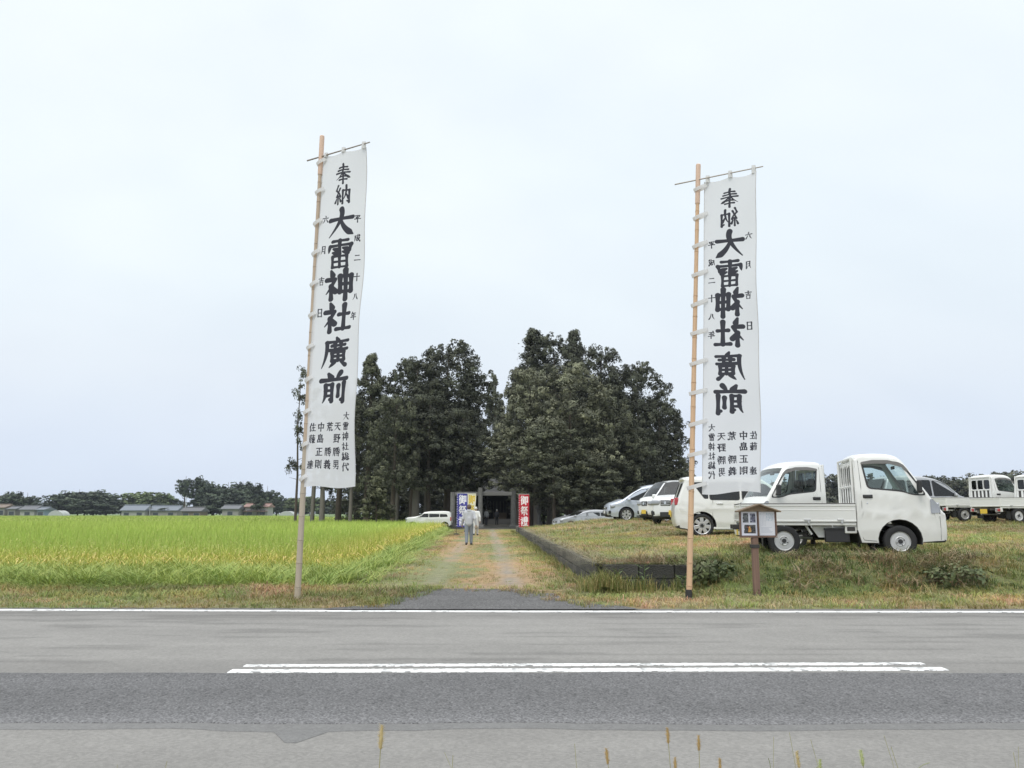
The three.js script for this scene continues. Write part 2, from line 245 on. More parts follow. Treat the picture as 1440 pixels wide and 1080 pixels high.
{
  const RG = [[.43, .54, .12], [.47, .57, .135], [.39, .51, .11]], RY = [[.50, .40, .06], [.46, .41, .07]];
  const rice = (seed, ear, n = 16, w = .013, spr = .13) => tuft(seed, { n, h: .86, spread: spr, bend: .35, w, cols: RG, ear, earCol: [.55, .52, .14] });
  const tone = (X, D) => { const edge = Math.min(D - 15.6, (riceX(D) - X) * 1.5), y = sstep(3.6, .6, edge) * sstep(.3, .6, fbm(X * .5 + 3, D * .5, 3) + .12), n = fbm(X * .25, D * .06, 3), q = .86 + .28 * n; const c = mix3([.97, 1, .97], [1.28, .95, .9], y * .6); return c.map((v) => v * q); };
  const pr = (yy) => (X, D, r) => (X > riceX(D) - .35 || D < 15.6 + .3 * Math.sin(X)) ? null : { y: yy - .1, s: .92 + .2 * r(), sy: (.86 + .18 * r()) * lerp(1.0, .9, sstep(4, 0, D - 15.6)), c: tone(X, D) };
  scatter('rice', rice(1, .35, 20, .012), spread(2, 15.4, 34, .19, () => -99, riceX, pr(0)), 'near rows of ripening yellow green rice', 'rice');
  scatter('rice', rice(3, .3, 14, .02, .2), spread(4, 34, 75, .36, () => -99, riceX, pr(.0)), 'rice in the middle of the paddy', 'rice');
  scatter('rice', rice(5, .3, 16, .05, .5), spread(6, 75, 265, .95, () => -999, (d) => d < 82 ? riceX(d) : Math.min(-6 - (d - 82) * .35, -.12 * d - 1), pr(.0)), 'far part of the green rice paddy', 'rice');
  // green weeds in front of the rice and along its side by the path
  const weed = tuft(7, { n: 16, h: .62, spread: .12, bend: .9, w: .016, cols: [[.30, .42, .12], [.36, .45, .14], [.25, .37, .10]] });
  scatter('tall_grass', weed, spread(8, 13.6, 15.9, .15, () => -99, (d) => -2.9, (X, D, r) => { const n = fbm(X * .6, D * .8 + 4, 3); return r() < .9 ? { y: -.05, s: .7 + .5 * r(), sy: (.45 + .75 * n) * (.75 + .4 * r()) * sstep(13.1, 14.3, D), c: mix3([1, 1, 1], [1.35, 1.1, .9], r() * .6).map((v) => v * (.85 + .3 * n)) } : null; }), 'fresh green weeds between the rice and the roadside', 'grass');
  scatter('tall_grass', weed, spread(9, 14.5, 62, .24, (d) => riceX(d) - .35, (d) => riceX(d) + .5, (X, D, r) => ({ y: -.02, s: .7 + .4 * r(), sy: (.45 + .4 * r()) * (X > riceX(D) + .2 ? .45 : 1), c: mix3([.9, .95, .85], [1.5, 1.1, 1], r() * .5) })), 'green weeds along the side of the rice by the path', 'grass');
  // short turf: verge, path, parking field, bank
  const short = tuft(10, { n: 14, h: .12, spread: .09, bend: .9, w: .008, cols: [[.33, .33, .13], [.38, .35, .16], [.28, .31, .11]] });
  const dryT = tuft(11, { n: 13, h: .11, spread: .12, bend: 1.3, w: .008, cols: [[.50, .37, .25], [.46, .35, .22], [.40, .34, .18]] });
  const mid = tuft(12, { n: 15, h: .30, spread: .12, bend: .95, w: .011, cols: [[.27, .29, .12], [.34, .31, .16], [.20, .25, .09]] });
  const wild = (X, D) => fbm(X * .8 + 13, D * .8 + 5, 3);
  const T = (X, D, r) => { const n = fbm(X * 1.7 + 9, D * 1.7 + 3, 4); const b = fbm(X * .35 + 70, D * .5 + 4, 4); return mix3([.82, .95, .78], [1.18, 1.0, .98], sstep(.3, .7, n)).map((v) => v * (.85 + .3 * r()) * (.8 + .45 * sstep(.35, .65, b))); };
  const A = [], B = [], C = [];
  const put = (X, D, r, s) => { const n = wild(X, D), y = height(X, D) - .01; (r() < .42 + (n - .5) * 2.6 ? B : A).push({ x: X, d: D, y, r: r() * 6.283, s: s * (.7 + .6 * r()), sy: s * (.5 + .8 * r()) * (.7 + .6 * n), c: T(X, D, r) }); return null; };
  spread(13, 10.95, 13.9, .105, () => -99, (d) => -1.75 + (d - 11) * .16, (X, D, r) => { const q = put(X, D, r, lerp(.75, 1.25, sstep(11, 13, D))); const l = A.length && A[A.length - 1].x === X ? A : B; l[l.length - 1].c = l[l.length - 1].c.map((v) => v * .84); return q; });
  spread(14, 10.95, 14.4, .105, (d) => (d < 13.6 ? 1.7 - (d - 10.9) * .45 : .6), () => 99, (X, D, r) => put(X, D, r, .95));
  spread(15, 14.3, 27, .15, (d) => wallX(d) + .12, () => 99, (X, D, r) => put(X, D, r, 1));
  spread(16, 27, 52, .34, (d) => wallX(d) + .12, () => 99, (X, D, r) => put(X, D, r, 1.5));
  spread(17, 13.5, 62, .15, (d) => riceX(d) + .3, (d) => wallX(d) - .12, (X, D, r) => { const o = X - pathC(D); if ((Math.abs(o + .62) < .24 || Math.abs(o - .72) < .22) && r() < .85) return null; return put(X, D, r, Math.abs(o) > 1.2 ? .95 : .6); });
  // longer grass on the bank, along the wall foot and around the parked truck
  spread(18, 12.2, 14.3, .13, () => 2.55, () => 14, (X, D, r) => { if (r() < .72) C.push({ x: X, d: D, y: height(X, D) - .02, r: r() * 6.283, s: .8 + .5 * r(), sy: (.2 + .75 * r()) * (.4 + wild(X, D)), c: mix3([.5, .68, .5], [1.35, 1.1, 1], sstep(.38, .62, fbm(X * 1.4, D * 1.4 + 8, 3))) }); return null; });
  spread(19, 12.85, 13.2, .09, () => 1.2, () => 3.4, (X, D, r) => { if (r() < .55 * fbm(X * 3, 7, 2) * 2) C.push({ x: X, d: D, y: 0, r: r() * 6.283, s: .8, sy: .5 + 1.1 * r(), c: mix3([.8, .95, .7], [1.4, 1.15, 1.05], r()) }); return null; });
  spread(20, 13.0, 56, .16, (d) => wallX(d) - .28, (d) => wallX(d) - .04, (X, D, r) => { if (r() < .5) C.push({ x: X, d: D, y: 0, r: r() * 6.283, s: .8, sy: .3 + .85 * r(), c: mix3([.8, .9, .7], [1.4, 1.15, 1.05], r()) }); return null; });
  spread(21, 14.2, 17.5, .16, () => 4.2, () => 9.5, (X, D, r) => { if (r() < .45) C.push({ x: X, d: D, y: height(X, D) - .02, r: r() * 6.283, s: .9, sy: .5 + .5 * r(), c: mix3([.8, 1, .7], [1.3, 1.1, 1], r()) }); return null; });
  spread(27, 12.75, 13.35, .07, () => 1.12, () => 1.75, (X, D, r) => { if (r() < .8) C.push({ x: X, d: D, y: .12 * Math.exp(-(((X - 1.42) / .25) ** 2)), r: r() * 6.283, s: .9, sy: .6 + 1.1 * r(), c: mix3([1, 1, .9], [1.6, 1.25, 1.15], r()) }); return null; });
  // tufts creeping over the ragged edges of the gravel
  spread(28, 10.95, 13.8, .09, (d) => -1.95 + (d - 10.7) * .15 - .1, (d) => -1.55 + (d - 10.7) * .15, (X, D, r) => { if (r() < .45) A.push({ x: X, d: D, y: .01, r: r() * 6.283, s: .8, sy: .5 + .6 * r(), c: T(X, D, r) }); return null; });
  spread(29, 10.95, 13.7, .09, (d) => 1.3 - Math.pow(clamp((d - 10.72) / 2.95), .6) * 1.5, (d) => 1.85 - Math.pow(clamp((d - 10.72) / 2.95), .6) * 1.5, (X, D, r) => { if (r() < .5) (r() < .5 ? A : B).push({ x: X, d: D, y: .01, r: r() * 6.283, s: .8, sy: .5 + .6 * r(), c: T(X, D, r) }); return null; });
  spread(30, 13.1, 13.9, .09, () => -1.5, () => .5, (X, D, r) => { if (r() < .3) (r() < .4 ? A : B).push({ x: X, d: D, y: .01, r: r() * 6.283, s: .7, sy: .4 + .4 * r(), c: T(X, D, r) }); return null; });
  scatter('short_grass', short, A, 'short green grass of the verges, path and parking field', 'grass');
  scatter('dry_grass', dryT, B, 'dry brown cut grass lying on verges and parking field', 'grass');
  scatter('long_grass', mid, C, 'longer tangled grass on the bank and at the wall foot', 'grass');
  // fallen dry stalks hanging over the bank
  const stalk = tuft(22, { n: 16, h: .55, spread: .1, bend: 1.6, w: .010, cols: [[.42, .34, .24], [.36, .28, .19], [.46, .40, .28]] });
  { const L = [], r = rng(77); for (let x = 1.36; x < 3.3; x += .06) L.push({ x, d: 13.36 + .1 * r(), y: .37, r: r() * 6.283, s: .6 + .7 * r(), sy: .2 + .35 * r(), c: mix3([.6, .75, .45], [1.1, 1.1, 1.1], r()) }); for (let d = 13.4; d < 40; d += .09) L.push({ x: wallX(d) + .02 + .12 * r(), d, y: .37, r: r() * 6.283, s: .6 + .7 * r(), sy: .2 + .35 * r(), c: mix3([.6, .75, .45], [1.1, 1.1, 1.1], r()) }); scatter('dry_stalks', stalk, L, 'dry grass hanging over the top of the low wall', 'dry grass'); }
  scatter('dry_stalks', stalk, spread(23, 12.5, 14.2, .17, () => 1.9, () => 15, (X, D, r) => { const n = fbm(X * .9 + 2, D * .9 + 6, 3); return n > .49 && height(X, D) > .08 ? { y: height(X, D), s: .6 + .6 * r(), sy: .2 + .5 * r(), c: mix3([.62, .62, .45], [1.05, 1.0, .92], r()) } : null; }), 'pale dry stalks hanging over the bank', 'dry grass');
}
// ------------------------------------------------------------------ leafy plants and foxtails
function leafCloud(seed, list, n, size, asp, cols) {   // leaf faces spread over lumps: list of [x, y, z, radius]
  const r = rng(seed), pos = [], col = [], idx = [], nor = [], soft = list[0].length > 6, nn = new THREE.Vector3(), v = new THREE.Vector3(), u = new THREE.Vector3(), w = new THREE.Vector3();
  for (const [cx, cy, cz, rad, k0 = 1, sq = 1, bx = cx, by = cy, bz = cz] of list) {
    const c0 = cols[Math.floor(r() * cols.length)], kk = k0 * (.8 + .4 * r());
    for (let i = 0; i < n; i++) {
      v.set(r() * 2 - 1, r() * 2 - .75, r() * 2 - 1).normalize();
      const rr = rad * (.72 + .38 * r()), px = cx + v.x * rr, py = cy + v.y * rr * sq, pz = cz + v.z * rr;
      v.x += (r() - .5) * 1.3; v.y += (r() - .5) * 1.3; v.z += (r() - .5) * 1.3; v.normalize();
      u.set(r() - .5, r() * .8, r() - .5).cross(v).normalize(); w.crossVectors(v, u);
      const s = size * (.6 + .8 * r()), b = pos.length / 3, k = kk * (.78 + .44 * r());
      for (const [a, q] of [[-1, -.15], [0, -.5], [1, .15], [0, .5]]) { pos.push(px + u.x * a * s * .5 + w.x * q * s * asp, py + u.y * a * s * .5 + w.y * q * s * asp, pz + u.z * a * s * .5 + w.z * q * s * asp); col.push(c0[0] * k, c0[1] * k, c0[2] * k); }
      nn.set(px - bx, py - by + rad * .3, pz - bz).normalize().multiplyScalar(1.5).add(v.multiplyScalar(Math.sign(v.dot(nn)) * .5 || .5)).normalize(); for (let q = 0; q < 4; q++) nor.push(nn.x, nn.y, nn.z);
      u.cross(w); if (u.dot(nn) > 0) idx.push(b, b + 1, b + 2, b, b + 2, b + 3); else idx.push(b, b + 2, b + 1, b, b + 3, b + 2);
    }
  }
  const g = new THREE.BufferGeometry(); g.setAttribute('position', new THREE.Float32BufferAttribute(pos, 3)); g.setAttribute('color', new THREE.Float32BufferAttribute(col, 3)); g.setIndex(idx); if (soft) g.setAttribute('normal', new THREE.Float32BufferAttribute(nor, 3)); else g.computeVertexNormals(); return g;
}
function bush(name, label, X, D, w, h, seed, cols, n = 26, size = .09) {
  const t = thing(name, label, 'plant', [X, height(X, D), -D]), r = rng(seed), l = [], st = [];
  for (let i = 0; i < 22; i++) { const a = r() * 6.283, q = Math.sqrt(r()) * w, y = h * (.15 + .8 * r()) * (1 - .5 * q / w); l.push([Math.cos(a) * q, y, Math.sin(a) * q * .5, .12 + .08 * r()]); if (i < 9) st.push(rod(V3(Math.cos(a) * q * .3, -.05, Math.sin(a) * q * .2), V3(Math.cos(a) * q, y, Math.sin(a) * q * .5), .008, .004, 5)); }
  part('foliage', leafCloud(seed + 1, l, n, size, .45, cols), M.leaf, t); part('stem', st, M.bark, t); return t;
}
const DG = [[.09, .12, .05], [.12, .145, .06], [.15, .16, .08]];
bush('weed_bush', 'dark green weed bush on the bank below the front of the nearest truck', 6.75, 12.9, .45, .27, 31, DG);
bush('weed_bush', 'low dark weed bush between the right bamboo pole and the notice board', 3.1, 12.95, .26, .22, 33, DG);
function stalkPlant(label, X, D, h, seed) {   // a single weed with long pointed leaves
  const t = thing('broadleaf_weed', label, 'plant', [X, height(X, D), -D]), r = rng(seed), lg = [];
  part('stem', rod(V3(0, -.03, 0), V3(.02, h, 0), .006, .003, 5), std([.14, .2, .07]), t);
  for (let i = 0; i < 11; i++) { const a = i * 2.4 + r(), y = h * (.25 + .75 * i / 11), L = .05 + .035 * r(), g = new THREE.SphereGeometry(1, 6, 4).scale(L, .003, .013).translate(L, 0, 0); g.rotateZ(.55 - .5 * r()); g.rotateY(a); g.translate(0, y, 0); lg.push(g); }
  for (const g of lg) part('leaf', g, weedLeaf, t);
}
const weedLeaf = std([.15, .22, .09], .7);
stalkPlant('bright weed with long leaves in front of the low wall', 2.02, 13.0, .42, 41);
stalkPlant('pale green weed at the corner of the low wall', 1.62, 12.95, .36, 42);
stalkPlant('broad leafed weed by the wall end near the right bamboo pole', 2.62, 12.9, .3, 43);
function foxtail(px, py, depth, len, lean, label, c) {
  const p = at(px, py, depth), t = thing('foxtail_grass', label, 'grass plant', [p.x - lean * .5, 0, p.z]), top = V3(lean * .5, p.y, 0), r = rng(Math.round(px));
  const curve = new THREE.CatmullRomCurve3([V3(0, -.02, 0), V3(lean * .12, p.y * .4, .02), V3(lean * .35, p.y * .8, .01), top]);
  part('stem', new THREE.TubeGeometry(curve, 10, .0011, 5), std([.30, .28, .13], .7), t);
  const dir = curve.getTangent(1), g = [], q = new THREE.Quaternion().setFromUnitVectors(V3(0, 1, 0), dir), rad = len * .105;
  g.push(new THREE.LatheGeometry([[0.0005, 0], [rad * .55, len * .08], [rad * .72, len * .4], [rad * .55, len * .8], [.0004, len]].map(([a, b]) => new THREE.Vector2(a, b)), 8));
  for (let i = 0; i < 260; i++) { const u = r(), a = r() * 6.283, l = rad * (1.1 + 1.1 * r()), y = u * len * .97, rr = rad * .5 * Math.sin(Math.PI * clamp(u * .9 + .06)); const b = new THREE.ConeGeometry(.00035, l, 3); b.translate(0, l / 2, 0).rotateZ(-1.0).translate(rr, y, 0).rotateY(a); g.push(b); }
  part('seed_head', g.map((x) => x.applyQuaternion(q).translate(top.x, top.y, top.z)), std(c, .85), t);
  for (const s of [-1, 1]) { const L = V3(s * .13, -.03 + p.y * .1, .03), m = V3(lean * .1 + s * .05, p.y * .55, .01); part('leaf', new THREE.TubeGeometry(new THREE.QuadraticBezierCurve3(V3(0, p.y * .25, 0), m, L.add(V3(0, p.y * .3, 0))), 8, .0016, 4).scale(1, 1, .4), std([.2, .26, .1], .8), t); }
}
const FY = [.52, .42, .22], FO = [.42, .29, .12], FG = [.42, .46, .22];
[[535, 1054, 2.3, .062, .02, 'tallest foxtail seed head left of the centre line dashes', FY], [940, 1046, 3.0, .052, -.02, 'brown upright foxtail, left of a pair below the centre line', FO], [983, 1056, 3.0, .05, .015, 'brown upright foxtail, right of a pair below the centre line', FO], [855, 1075, 2.9, .05, -.05, 'brown leaning foxtail at the bottom edge, farthest left of the right group', FO], [950, 1084, 2.8, .04, .0, 'foxtail tip under the brown pair at the bottom edge', FO], [1013, 1085, 2.8, .04, .01, 'foxtail tip right of the brown pair at the bottom edge', FO], [1124, 1080, 2.5, .045, -.06, 'pale fat foxtail at the bottom edge beside thin stems', FY], [1154, 1087, 2.4, .035, .02, 'small green foxtail tip between two pale ones', FG], [1214, 1078, 2.5, .045, -.04, 'green fat foxtail farthest right at the bottom edge', FG]].forEach((a) => foxtail(...a));
// thin grass stalks
[[330 / 2, 1075], [470 / 2, 1070], [625, 1058], [637, 1062], [808, 1046], [1088, 1036], [1110, 1030], [1140, 1040], [1243, 1034], [1253, 1050], [1425, 1058], [1432, 1050]].forEach(([px, py], i) => {
  const p = at(px, py, 2.6 + hash2(i, 3)), s = hash2(i, 9) - .5;
  const t = thing('grass_stalk', 'thin pale grass stalk at the near roadside, ' + ['first', 'second', 'third', 'fourth', 'fifth', 'sixth', 'seventh', 'eighth', 'ninth', 'tenth', 'eleventh', 'twelfth'][i] + ' from the left', 'grass plant', [p.x - s * .14, 0, p.z], 0, 'thin grass stalks at the near roadside');
  part('stem', new THREE.TubeGeometry(new THREE.CatmullRomCurve3([V3(0, -.02, 0), V3(s * .04, p.y * .6, 0), V3(s * .14, p.y, 0)]), 8, .0009, 4), std([.34, .33, .18], .8), t);
  part('leaf', new THREE.TubeGeometry(new THREE.QuadraticBezierCurve3(V3(0, p.y * .3, 0), V3(-s * .1, p.y * .7, 0), V3(-s * .3, p.y * .75, .02)), 8, .0012, 4), std([.26, .29, .13], .8), t);
});
// ------------------------------------------------------------------ trees
const TONES = {
  dark: [[.050, .056, .036], [.060, .068, .042], [.074, .080, .048]],
  mid: [[.094, .102, .062], [.12, .128, .076], [.074, .082, .050]],
  pale: [[.165, .172, .112], [.13, .138, .092], [.20, .205, .130]],
  olive: [[.085, .092, .048], [.11, .115, .06]],
  far: [[.050, .070, .042], [.062, .082, .046]],
  bamboo: [[.13, .17, .08], [.16, .20, .09]],
  brown: [[.075, .085, .06], [.095, .095, .065]],
};
const crowns = new Map();
// a crown of unit height and unit radius: boughs on an uneven envelope, puffs on each bough, leaf faces on each puff
function crown(kind, v, tone) {
  const key = kind + v + tone; if (crowns.has(key)) return crowns.get(key);
  const r = rng(kind.length * 77 + v * 13 + tone.length), K = { cedar: { n: 120, p: 7, l: 32, H: 15, Rd: 4 }, dome: { n: 140, p: 7, l: 34, H: 13, Rd: 5 }, wisp: { n: 24, p: 7, l: 20, H: 12, Rd: 3 }, cone: { n: 60, p: 7, l: 22, H: 6, Rd: 2.2 }, far: { n: 24, p: 7, l: 14, H: 12, Rd: 5 } }[kind];
  const env = { cedar: (t) => (t < .12 ? .45 + t * 4 : Math.pow(Math.max(0, 1 - (t - .12) / .92), .62)) , dome: (t) => Math.sqrt(Math.max(.02, 1 - Math.pow(Math.abs(t - .38) / .64, 2.2))), wisp: (t) => .55 + .4 * Math.sin(t * 9 + v), cone: (t) => 1.02 - t, far: (t) => Math.sqrt(Math.max(.03, 1 - Math.pow(Math.abs(t - .42) / .62, 2.2))) }[kind];
  const puffs = [], ax = r() * 9;
  for (let i = 0; i < K.n; i++) {
    const t = kind === 'cedar' || kind === 'cone' ? r() * .99 : r() * .97 + .015, a = i * 2.399 + r() * .8, e = env(t) * (.78 + .42 * vnoise(a * 1.1 + ax, t * 5 + v * 3));
    const R0 = Math.max(0, e * K.Rd - .3) * (kind === 'wisp' ? .3 + .7 * r() : .72 + .28 * r()), cx = Math.cos(a) * R0, cz = Math.sin(a) * R0, cy = t * K.H * .96, br = (kind === 'cone' ? .45 : kind === 'wisp' ? .6 : kind === 'far' ? 1.9 : kind === 'dome' ? 1.0 : .85) * (.7 + .6 * r()) * (kind === 'cedar' ? lerp(1.15, .48, t) : 1), bk = .6 + .8 * r();
    for (let k = 0; k < K.p; k++) {
      const u = r() * 6.283, h = r() * 1.5 - .5, q = Math.sqrt(Math.max(0, 1 - h * h)), ox = Math.cos(u) * q, oz = Math.sin(u) * q, f = br * (.65 + .45 * r());
      puffs.push([cx + ox * f, cy + h * f * .8, cz + oz * f, (kind === 'cone' ? .22 : kind === 'far' ? .9 : .36) * (.7 + .6 * r()), bk * (.85 + .3 * r()), .8, cx, cy, cz]);
    }
  }
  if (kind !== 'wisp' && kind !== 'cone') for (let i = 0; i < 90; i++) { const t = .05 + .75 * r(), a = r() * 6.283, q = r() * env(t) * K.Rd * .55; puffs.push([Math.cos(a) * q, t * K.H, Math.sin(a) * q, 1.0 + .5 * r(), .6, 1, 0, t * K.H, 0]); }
  const g = leafCloud(v * 31 + kind.length, puffs, K.l, kind === 'far' ? .95 : kind === 'cone' ? .26 : .27, kind === 'far' ? .6 : .42, TONES[tone]);
  { const n0 = g.attributes.normal.clone(); g.scale(1 / K.Rd, 1 / K.H, 1 / K.Rd); const n1 = n0; for (let i = 0; i < n1.count; i++) { const x = n1.getX(i) * K.Rd, y = n1.getY(i) * K.H, z = n1.getZ(i) * K.Rd, L = Math.hypot(x, y, z) || 1; n1.setXYZ(i, x / L, y / L, z / L); } g.setAttribute('normal', n1); } crowns.set(key, g); return g;
}
const trunks = new Map();
function tree(name, label, cat, group, px, depth, topPx, halfPx, basePx, kind, tone, opt = {}) {
  const top = at(px, topPx, depth), base = at(px, basePx, depth), rad = halfPx / FPX * depth * (kind === 'wisp' || kind === 'cone' ? 1 : kind === 'far' ? 1.05 : kind === 'cedar' ? 1.22 : 1.14), gy = height(top.x, depth) - .1;
  const t = thing(name, label, cat, [top.x, gy, -depth], (px * 1.7) % 6.28, group), h = top.y - gy, b = Math.max(.2, base.y - gy), v = opt.v ?? Math.abs(Math.round(px)) % 3;
  const tr = opt.trunk ?? clamp(h * .019, .1, .42), key = [Math.round(h), tr.toFixed(2)].join();
  const g = []; let y0 = 0, x0 = 0, z0 = 0; const r = rng(Math.round(px) + 5);
  for (let i = 1; i <= 6; i++) { const y1 = h * .93 * i / 6, x1 = x0 + (r() - .5) * h * .012, z1 = z0 + (r() - .5) * h * .012; g.push(rod(V3(x0, y0, z0), V3(x1, y1, z1), tr * (1.12 - (i - 1) / 6.2), tr * (1.12 - i / 6.2), 9)); y0 = y1; x0 = x1; z0 = z1; }
  part('trunk', g, opt.pale ? M.barkPale : M.bark, t);
  if (kind !== 'far') { const l = []; for (let i = 0; i < (opt.limbs ?? 7); i++) { const y = lerp(Math.max(b * .75, 1), h * .9, r()), a = r() * 6.283, L = rad * (.45 + .4 * r()) * (1 - .6 * (y / h)); l.push(rod(V3(0, y, 0), V3(Math.cos(a) * L, y + L * .25, Math.sin(a) * L), tr * .22, tr * .07, 5)); } for (const q of l) part('limb', q, M.bark, t); }
  const c = part('crown', crown(kind, v, tone), M.leaf, t); c.position.y = b; c.scale.set(rad, (h - b) * (kind === 'far' ? .86 : 1), rad * (opt.flat ?? 1)); c.rotation.y = opt.spin ?? 0;
  return t;
}
const CG = 'tall cedars of the shrine grove', BG = 'trees in the dense back of the shrine grove';
const G = (px, d, top, hw, base, kind, tone, label, opt) => tree(kind === 'cone' ? 'young_conifer' : kind === 'dome' ? 'broad_tree' : 'cedar_tree', label, 'tree', opt?.g, px, d, top, hw, base, kind, tone, opt);
// left half of the grove
G(522, 80, 493, 32, 690, 'cedar', 'mid', 'leftmost full cedar of the grove, just right of the left banner');
G(630, 84, 481, 60, 668, 'dome', 'dark', 'big dark round topped tree dominating the left half of the grove', { flat: .8 });
G(584, 81, 502, 48, 675, 'dome', 'dark', 'dark broad tree between the leftmost cedar and the round topped tree');
G(658, 88, 516, 24, 690, 'cedar', 'dark', 'dark cedar on the right shoulder of the round topped tree');
G(556, 74, 556, 34, 692, 'dome', 'mid', 'lighter puffy tree in front of the left cedars');
G(604, 77, 552, 46, 690, 'dome', 'dark', 'dark bushy tree low in front of the big round one');
G(652, 77, 572, 36, 694, 'dome', 'dark', 'dark bushy tree beside the path opening of the grove');
G(531, 66, 660, 30, 728, 'cone', 'olive', 'small olive young conifer at the edge of the rice', { trunk: .07, limbs: 4 });
// sparse trees behind the left banner
G(424, 80, 508, 22, 665, 'wisp', 'mid', 'sparse tree sticking out left of the left bamboo pole', { v: 1, trunk: .13 });
G(445, 82, 540, 24, 690, 'wisp', 'mid', 'sparse tree hidden behind the left banner, left trunk', { v: 2, pale: true, trunk: .15 });
G(458, 79, 560, 22, 690, 'wisp', 'dark', 'thin pale trunked tree under the middle of the left banner', { pale: true, trunk: .26 });
G(482, 82, 530, 26, 668, 'cedar', 'dark', 'dark narrow cedar under the right half of the left banner');
G(497, 78, 580, 18, 690, 'wisp', 'mid', 'slender tree by the lower right corner of the left banner', { pale: true, trunk: .2 });
// the gap over the path
G(694, 128, 519, 17, 690, 'cedar', 'mid', 'distant cedar seen in the gap over the path', { limbs: 8 });
G(704, 120, 560, 16, 690, 'cedar', 'mid', 'lower distant cedar beside the gap over the path');
// right half
G(752, 91, 458, 42, 640, 'cedar', 'dark', 'tallest cedar of the right half, left of its twin tops');
G(808, 93, 458, 27, 650, 'cedar', 'dark', 'narrow spired cedar, second tallest of the right half');
G(780, 90, 474, 46, 640, 'dome', 'dark', 'dark tree filling between the two tallest tops');
G(846, 90, 488, 40, 650, 'dome', 'dark', 'round topped tree right of the narrow spired cedar');
G(896, 86, 510, 44, 680, 'dome', 'dark', 'dark tree with a rounded shoulder at the right of the grove');
G(926, 84, 560, 40, 700, 'dome', 'dark', 'dark broad tree at the right edge of the grove');
G(950, 82, 640, 22, 705, 'dome', 'mid', 'low ragged tree at the far right corner of the grove');
G(745, 77, 516, 44, 690, 'dome', 'pale', 'pale puffy tree right over the path opening');
G(800, 74, 512, 56, 686, 'dome', 'pale', 'tall pale puffy tree in the middle of the right half');
G(728, 76, 600, 46, 690, 'dome', 'pale', 'pale low tree hanging over the stone gate', { limbs: 20 });
G(778, 71, 600, 52, 712, 'dome', 'mid', 'grey green bushy tree behind the red banner');
G(852, 76, 556, 48, 706, 'dome', 'mid', 'mid green puffy tree left of the rounded shoulder tree');
G(884, 78, 600, 44, 712, 'dome', 'dark', 'dark bushy tree behind the silver blue car');
G(830, 72, 640, 40, 722, 'dome', 'mid', 'low bushy tree behind the grey car roof');
// dense back
const ORD = ['first', 'second', 'third', 'fourth', 'fifth', 'sixth', 'seventh', 'eighth', 'ninth', 'tenth', 'eleventh', 'twelfth', 'thirteenth', 'fourteenth', 'fifteenth', 'sixteenth', 'seventeenth', 'eighteenth', 'nineteenth', 'twentieth'];
[[505, 100, 560, 40], [550, 104, 560, 46], [600, 106, 540, 50], [640, 110, 560, 40], [748, 112, 540, 44], [800, 110, 520, 55], [850, 108, 530, 50], [900, 104, 560, 46]].forEach(([px, d, top, hw], i) =>
  G(px, d, top, hw, 726, 'dome', 'dark', 'dark tree deep in the back of the grove, ' + ORD[i] + ' from the left', { g: BG, limbs: 4 }));
[[520, 92, 672, 40], [575, 95, 668, 44], [640, 98, 664, 40], [770, 96, 664, 44], [820, 90, 660, 44], [870, 90, 664, 42], [925, 88, 668, 38]].forEach(([px, d, top, hw], i) =>
  tag(G(px, d, top, hw, 737, 'dome', 'dark', 'dark low undergrowth tree in the grove, ' + ORD[i] + ' from the left', { g: 'undergrowth trees in the grove', trunk: .08, limbs: 3 }), null, 'tree'));
for (const [px, d, w, lab] of [[558, 78, .2, 'thin bare trunk left of the white wagon, under the lighter puffy tree'], [584, 76, .34, 'thick leaning bare trunk right above the white wagon'], [598, 82, .2, 'thin bare trunk in the shade between the wagon and the gate'], [440, 80, .18, 'pale bare trunk just right of the left bamboo pole'], [755, 76, .34, 'thick bare trunk right of the red banner'], [772, 80, .24, 'thin bare trunk second right of the red banner'], [797, 78, .32, 'thick bare trunk in the shade left of the grey car roof'], [815, 80, .22, 'thin bare trunk in the shade above the grey car roof']]) {
  // bare lower trunks that stand in front of the shade
  const p = at(px, 700, d), h = at(px, 620, d).y, t = thing('bare_tree', lab, 'tree', [p.x, -.05, -d]);
  part('trunk', [rod(V3(0, 0, 0), V3(.1, h * .5, 0), w * 1.05, w * .9, 10), rod(V3(.1, h * .5, 0), V3(.05, h, 0), w * .9, w * .75, 10)], M.barkPale, t);
  for (let i = 0; i < 4; i++) part('limb', rod(V3(.08, h * (.5 + i * .12), 0), V3(Math.cos(i * 2.1) * 1.4, h * (.5 + i * .12) + .4, Math.sin(i * 2.1) * 1.4), .07, .03, 5), M.bark, t);
}
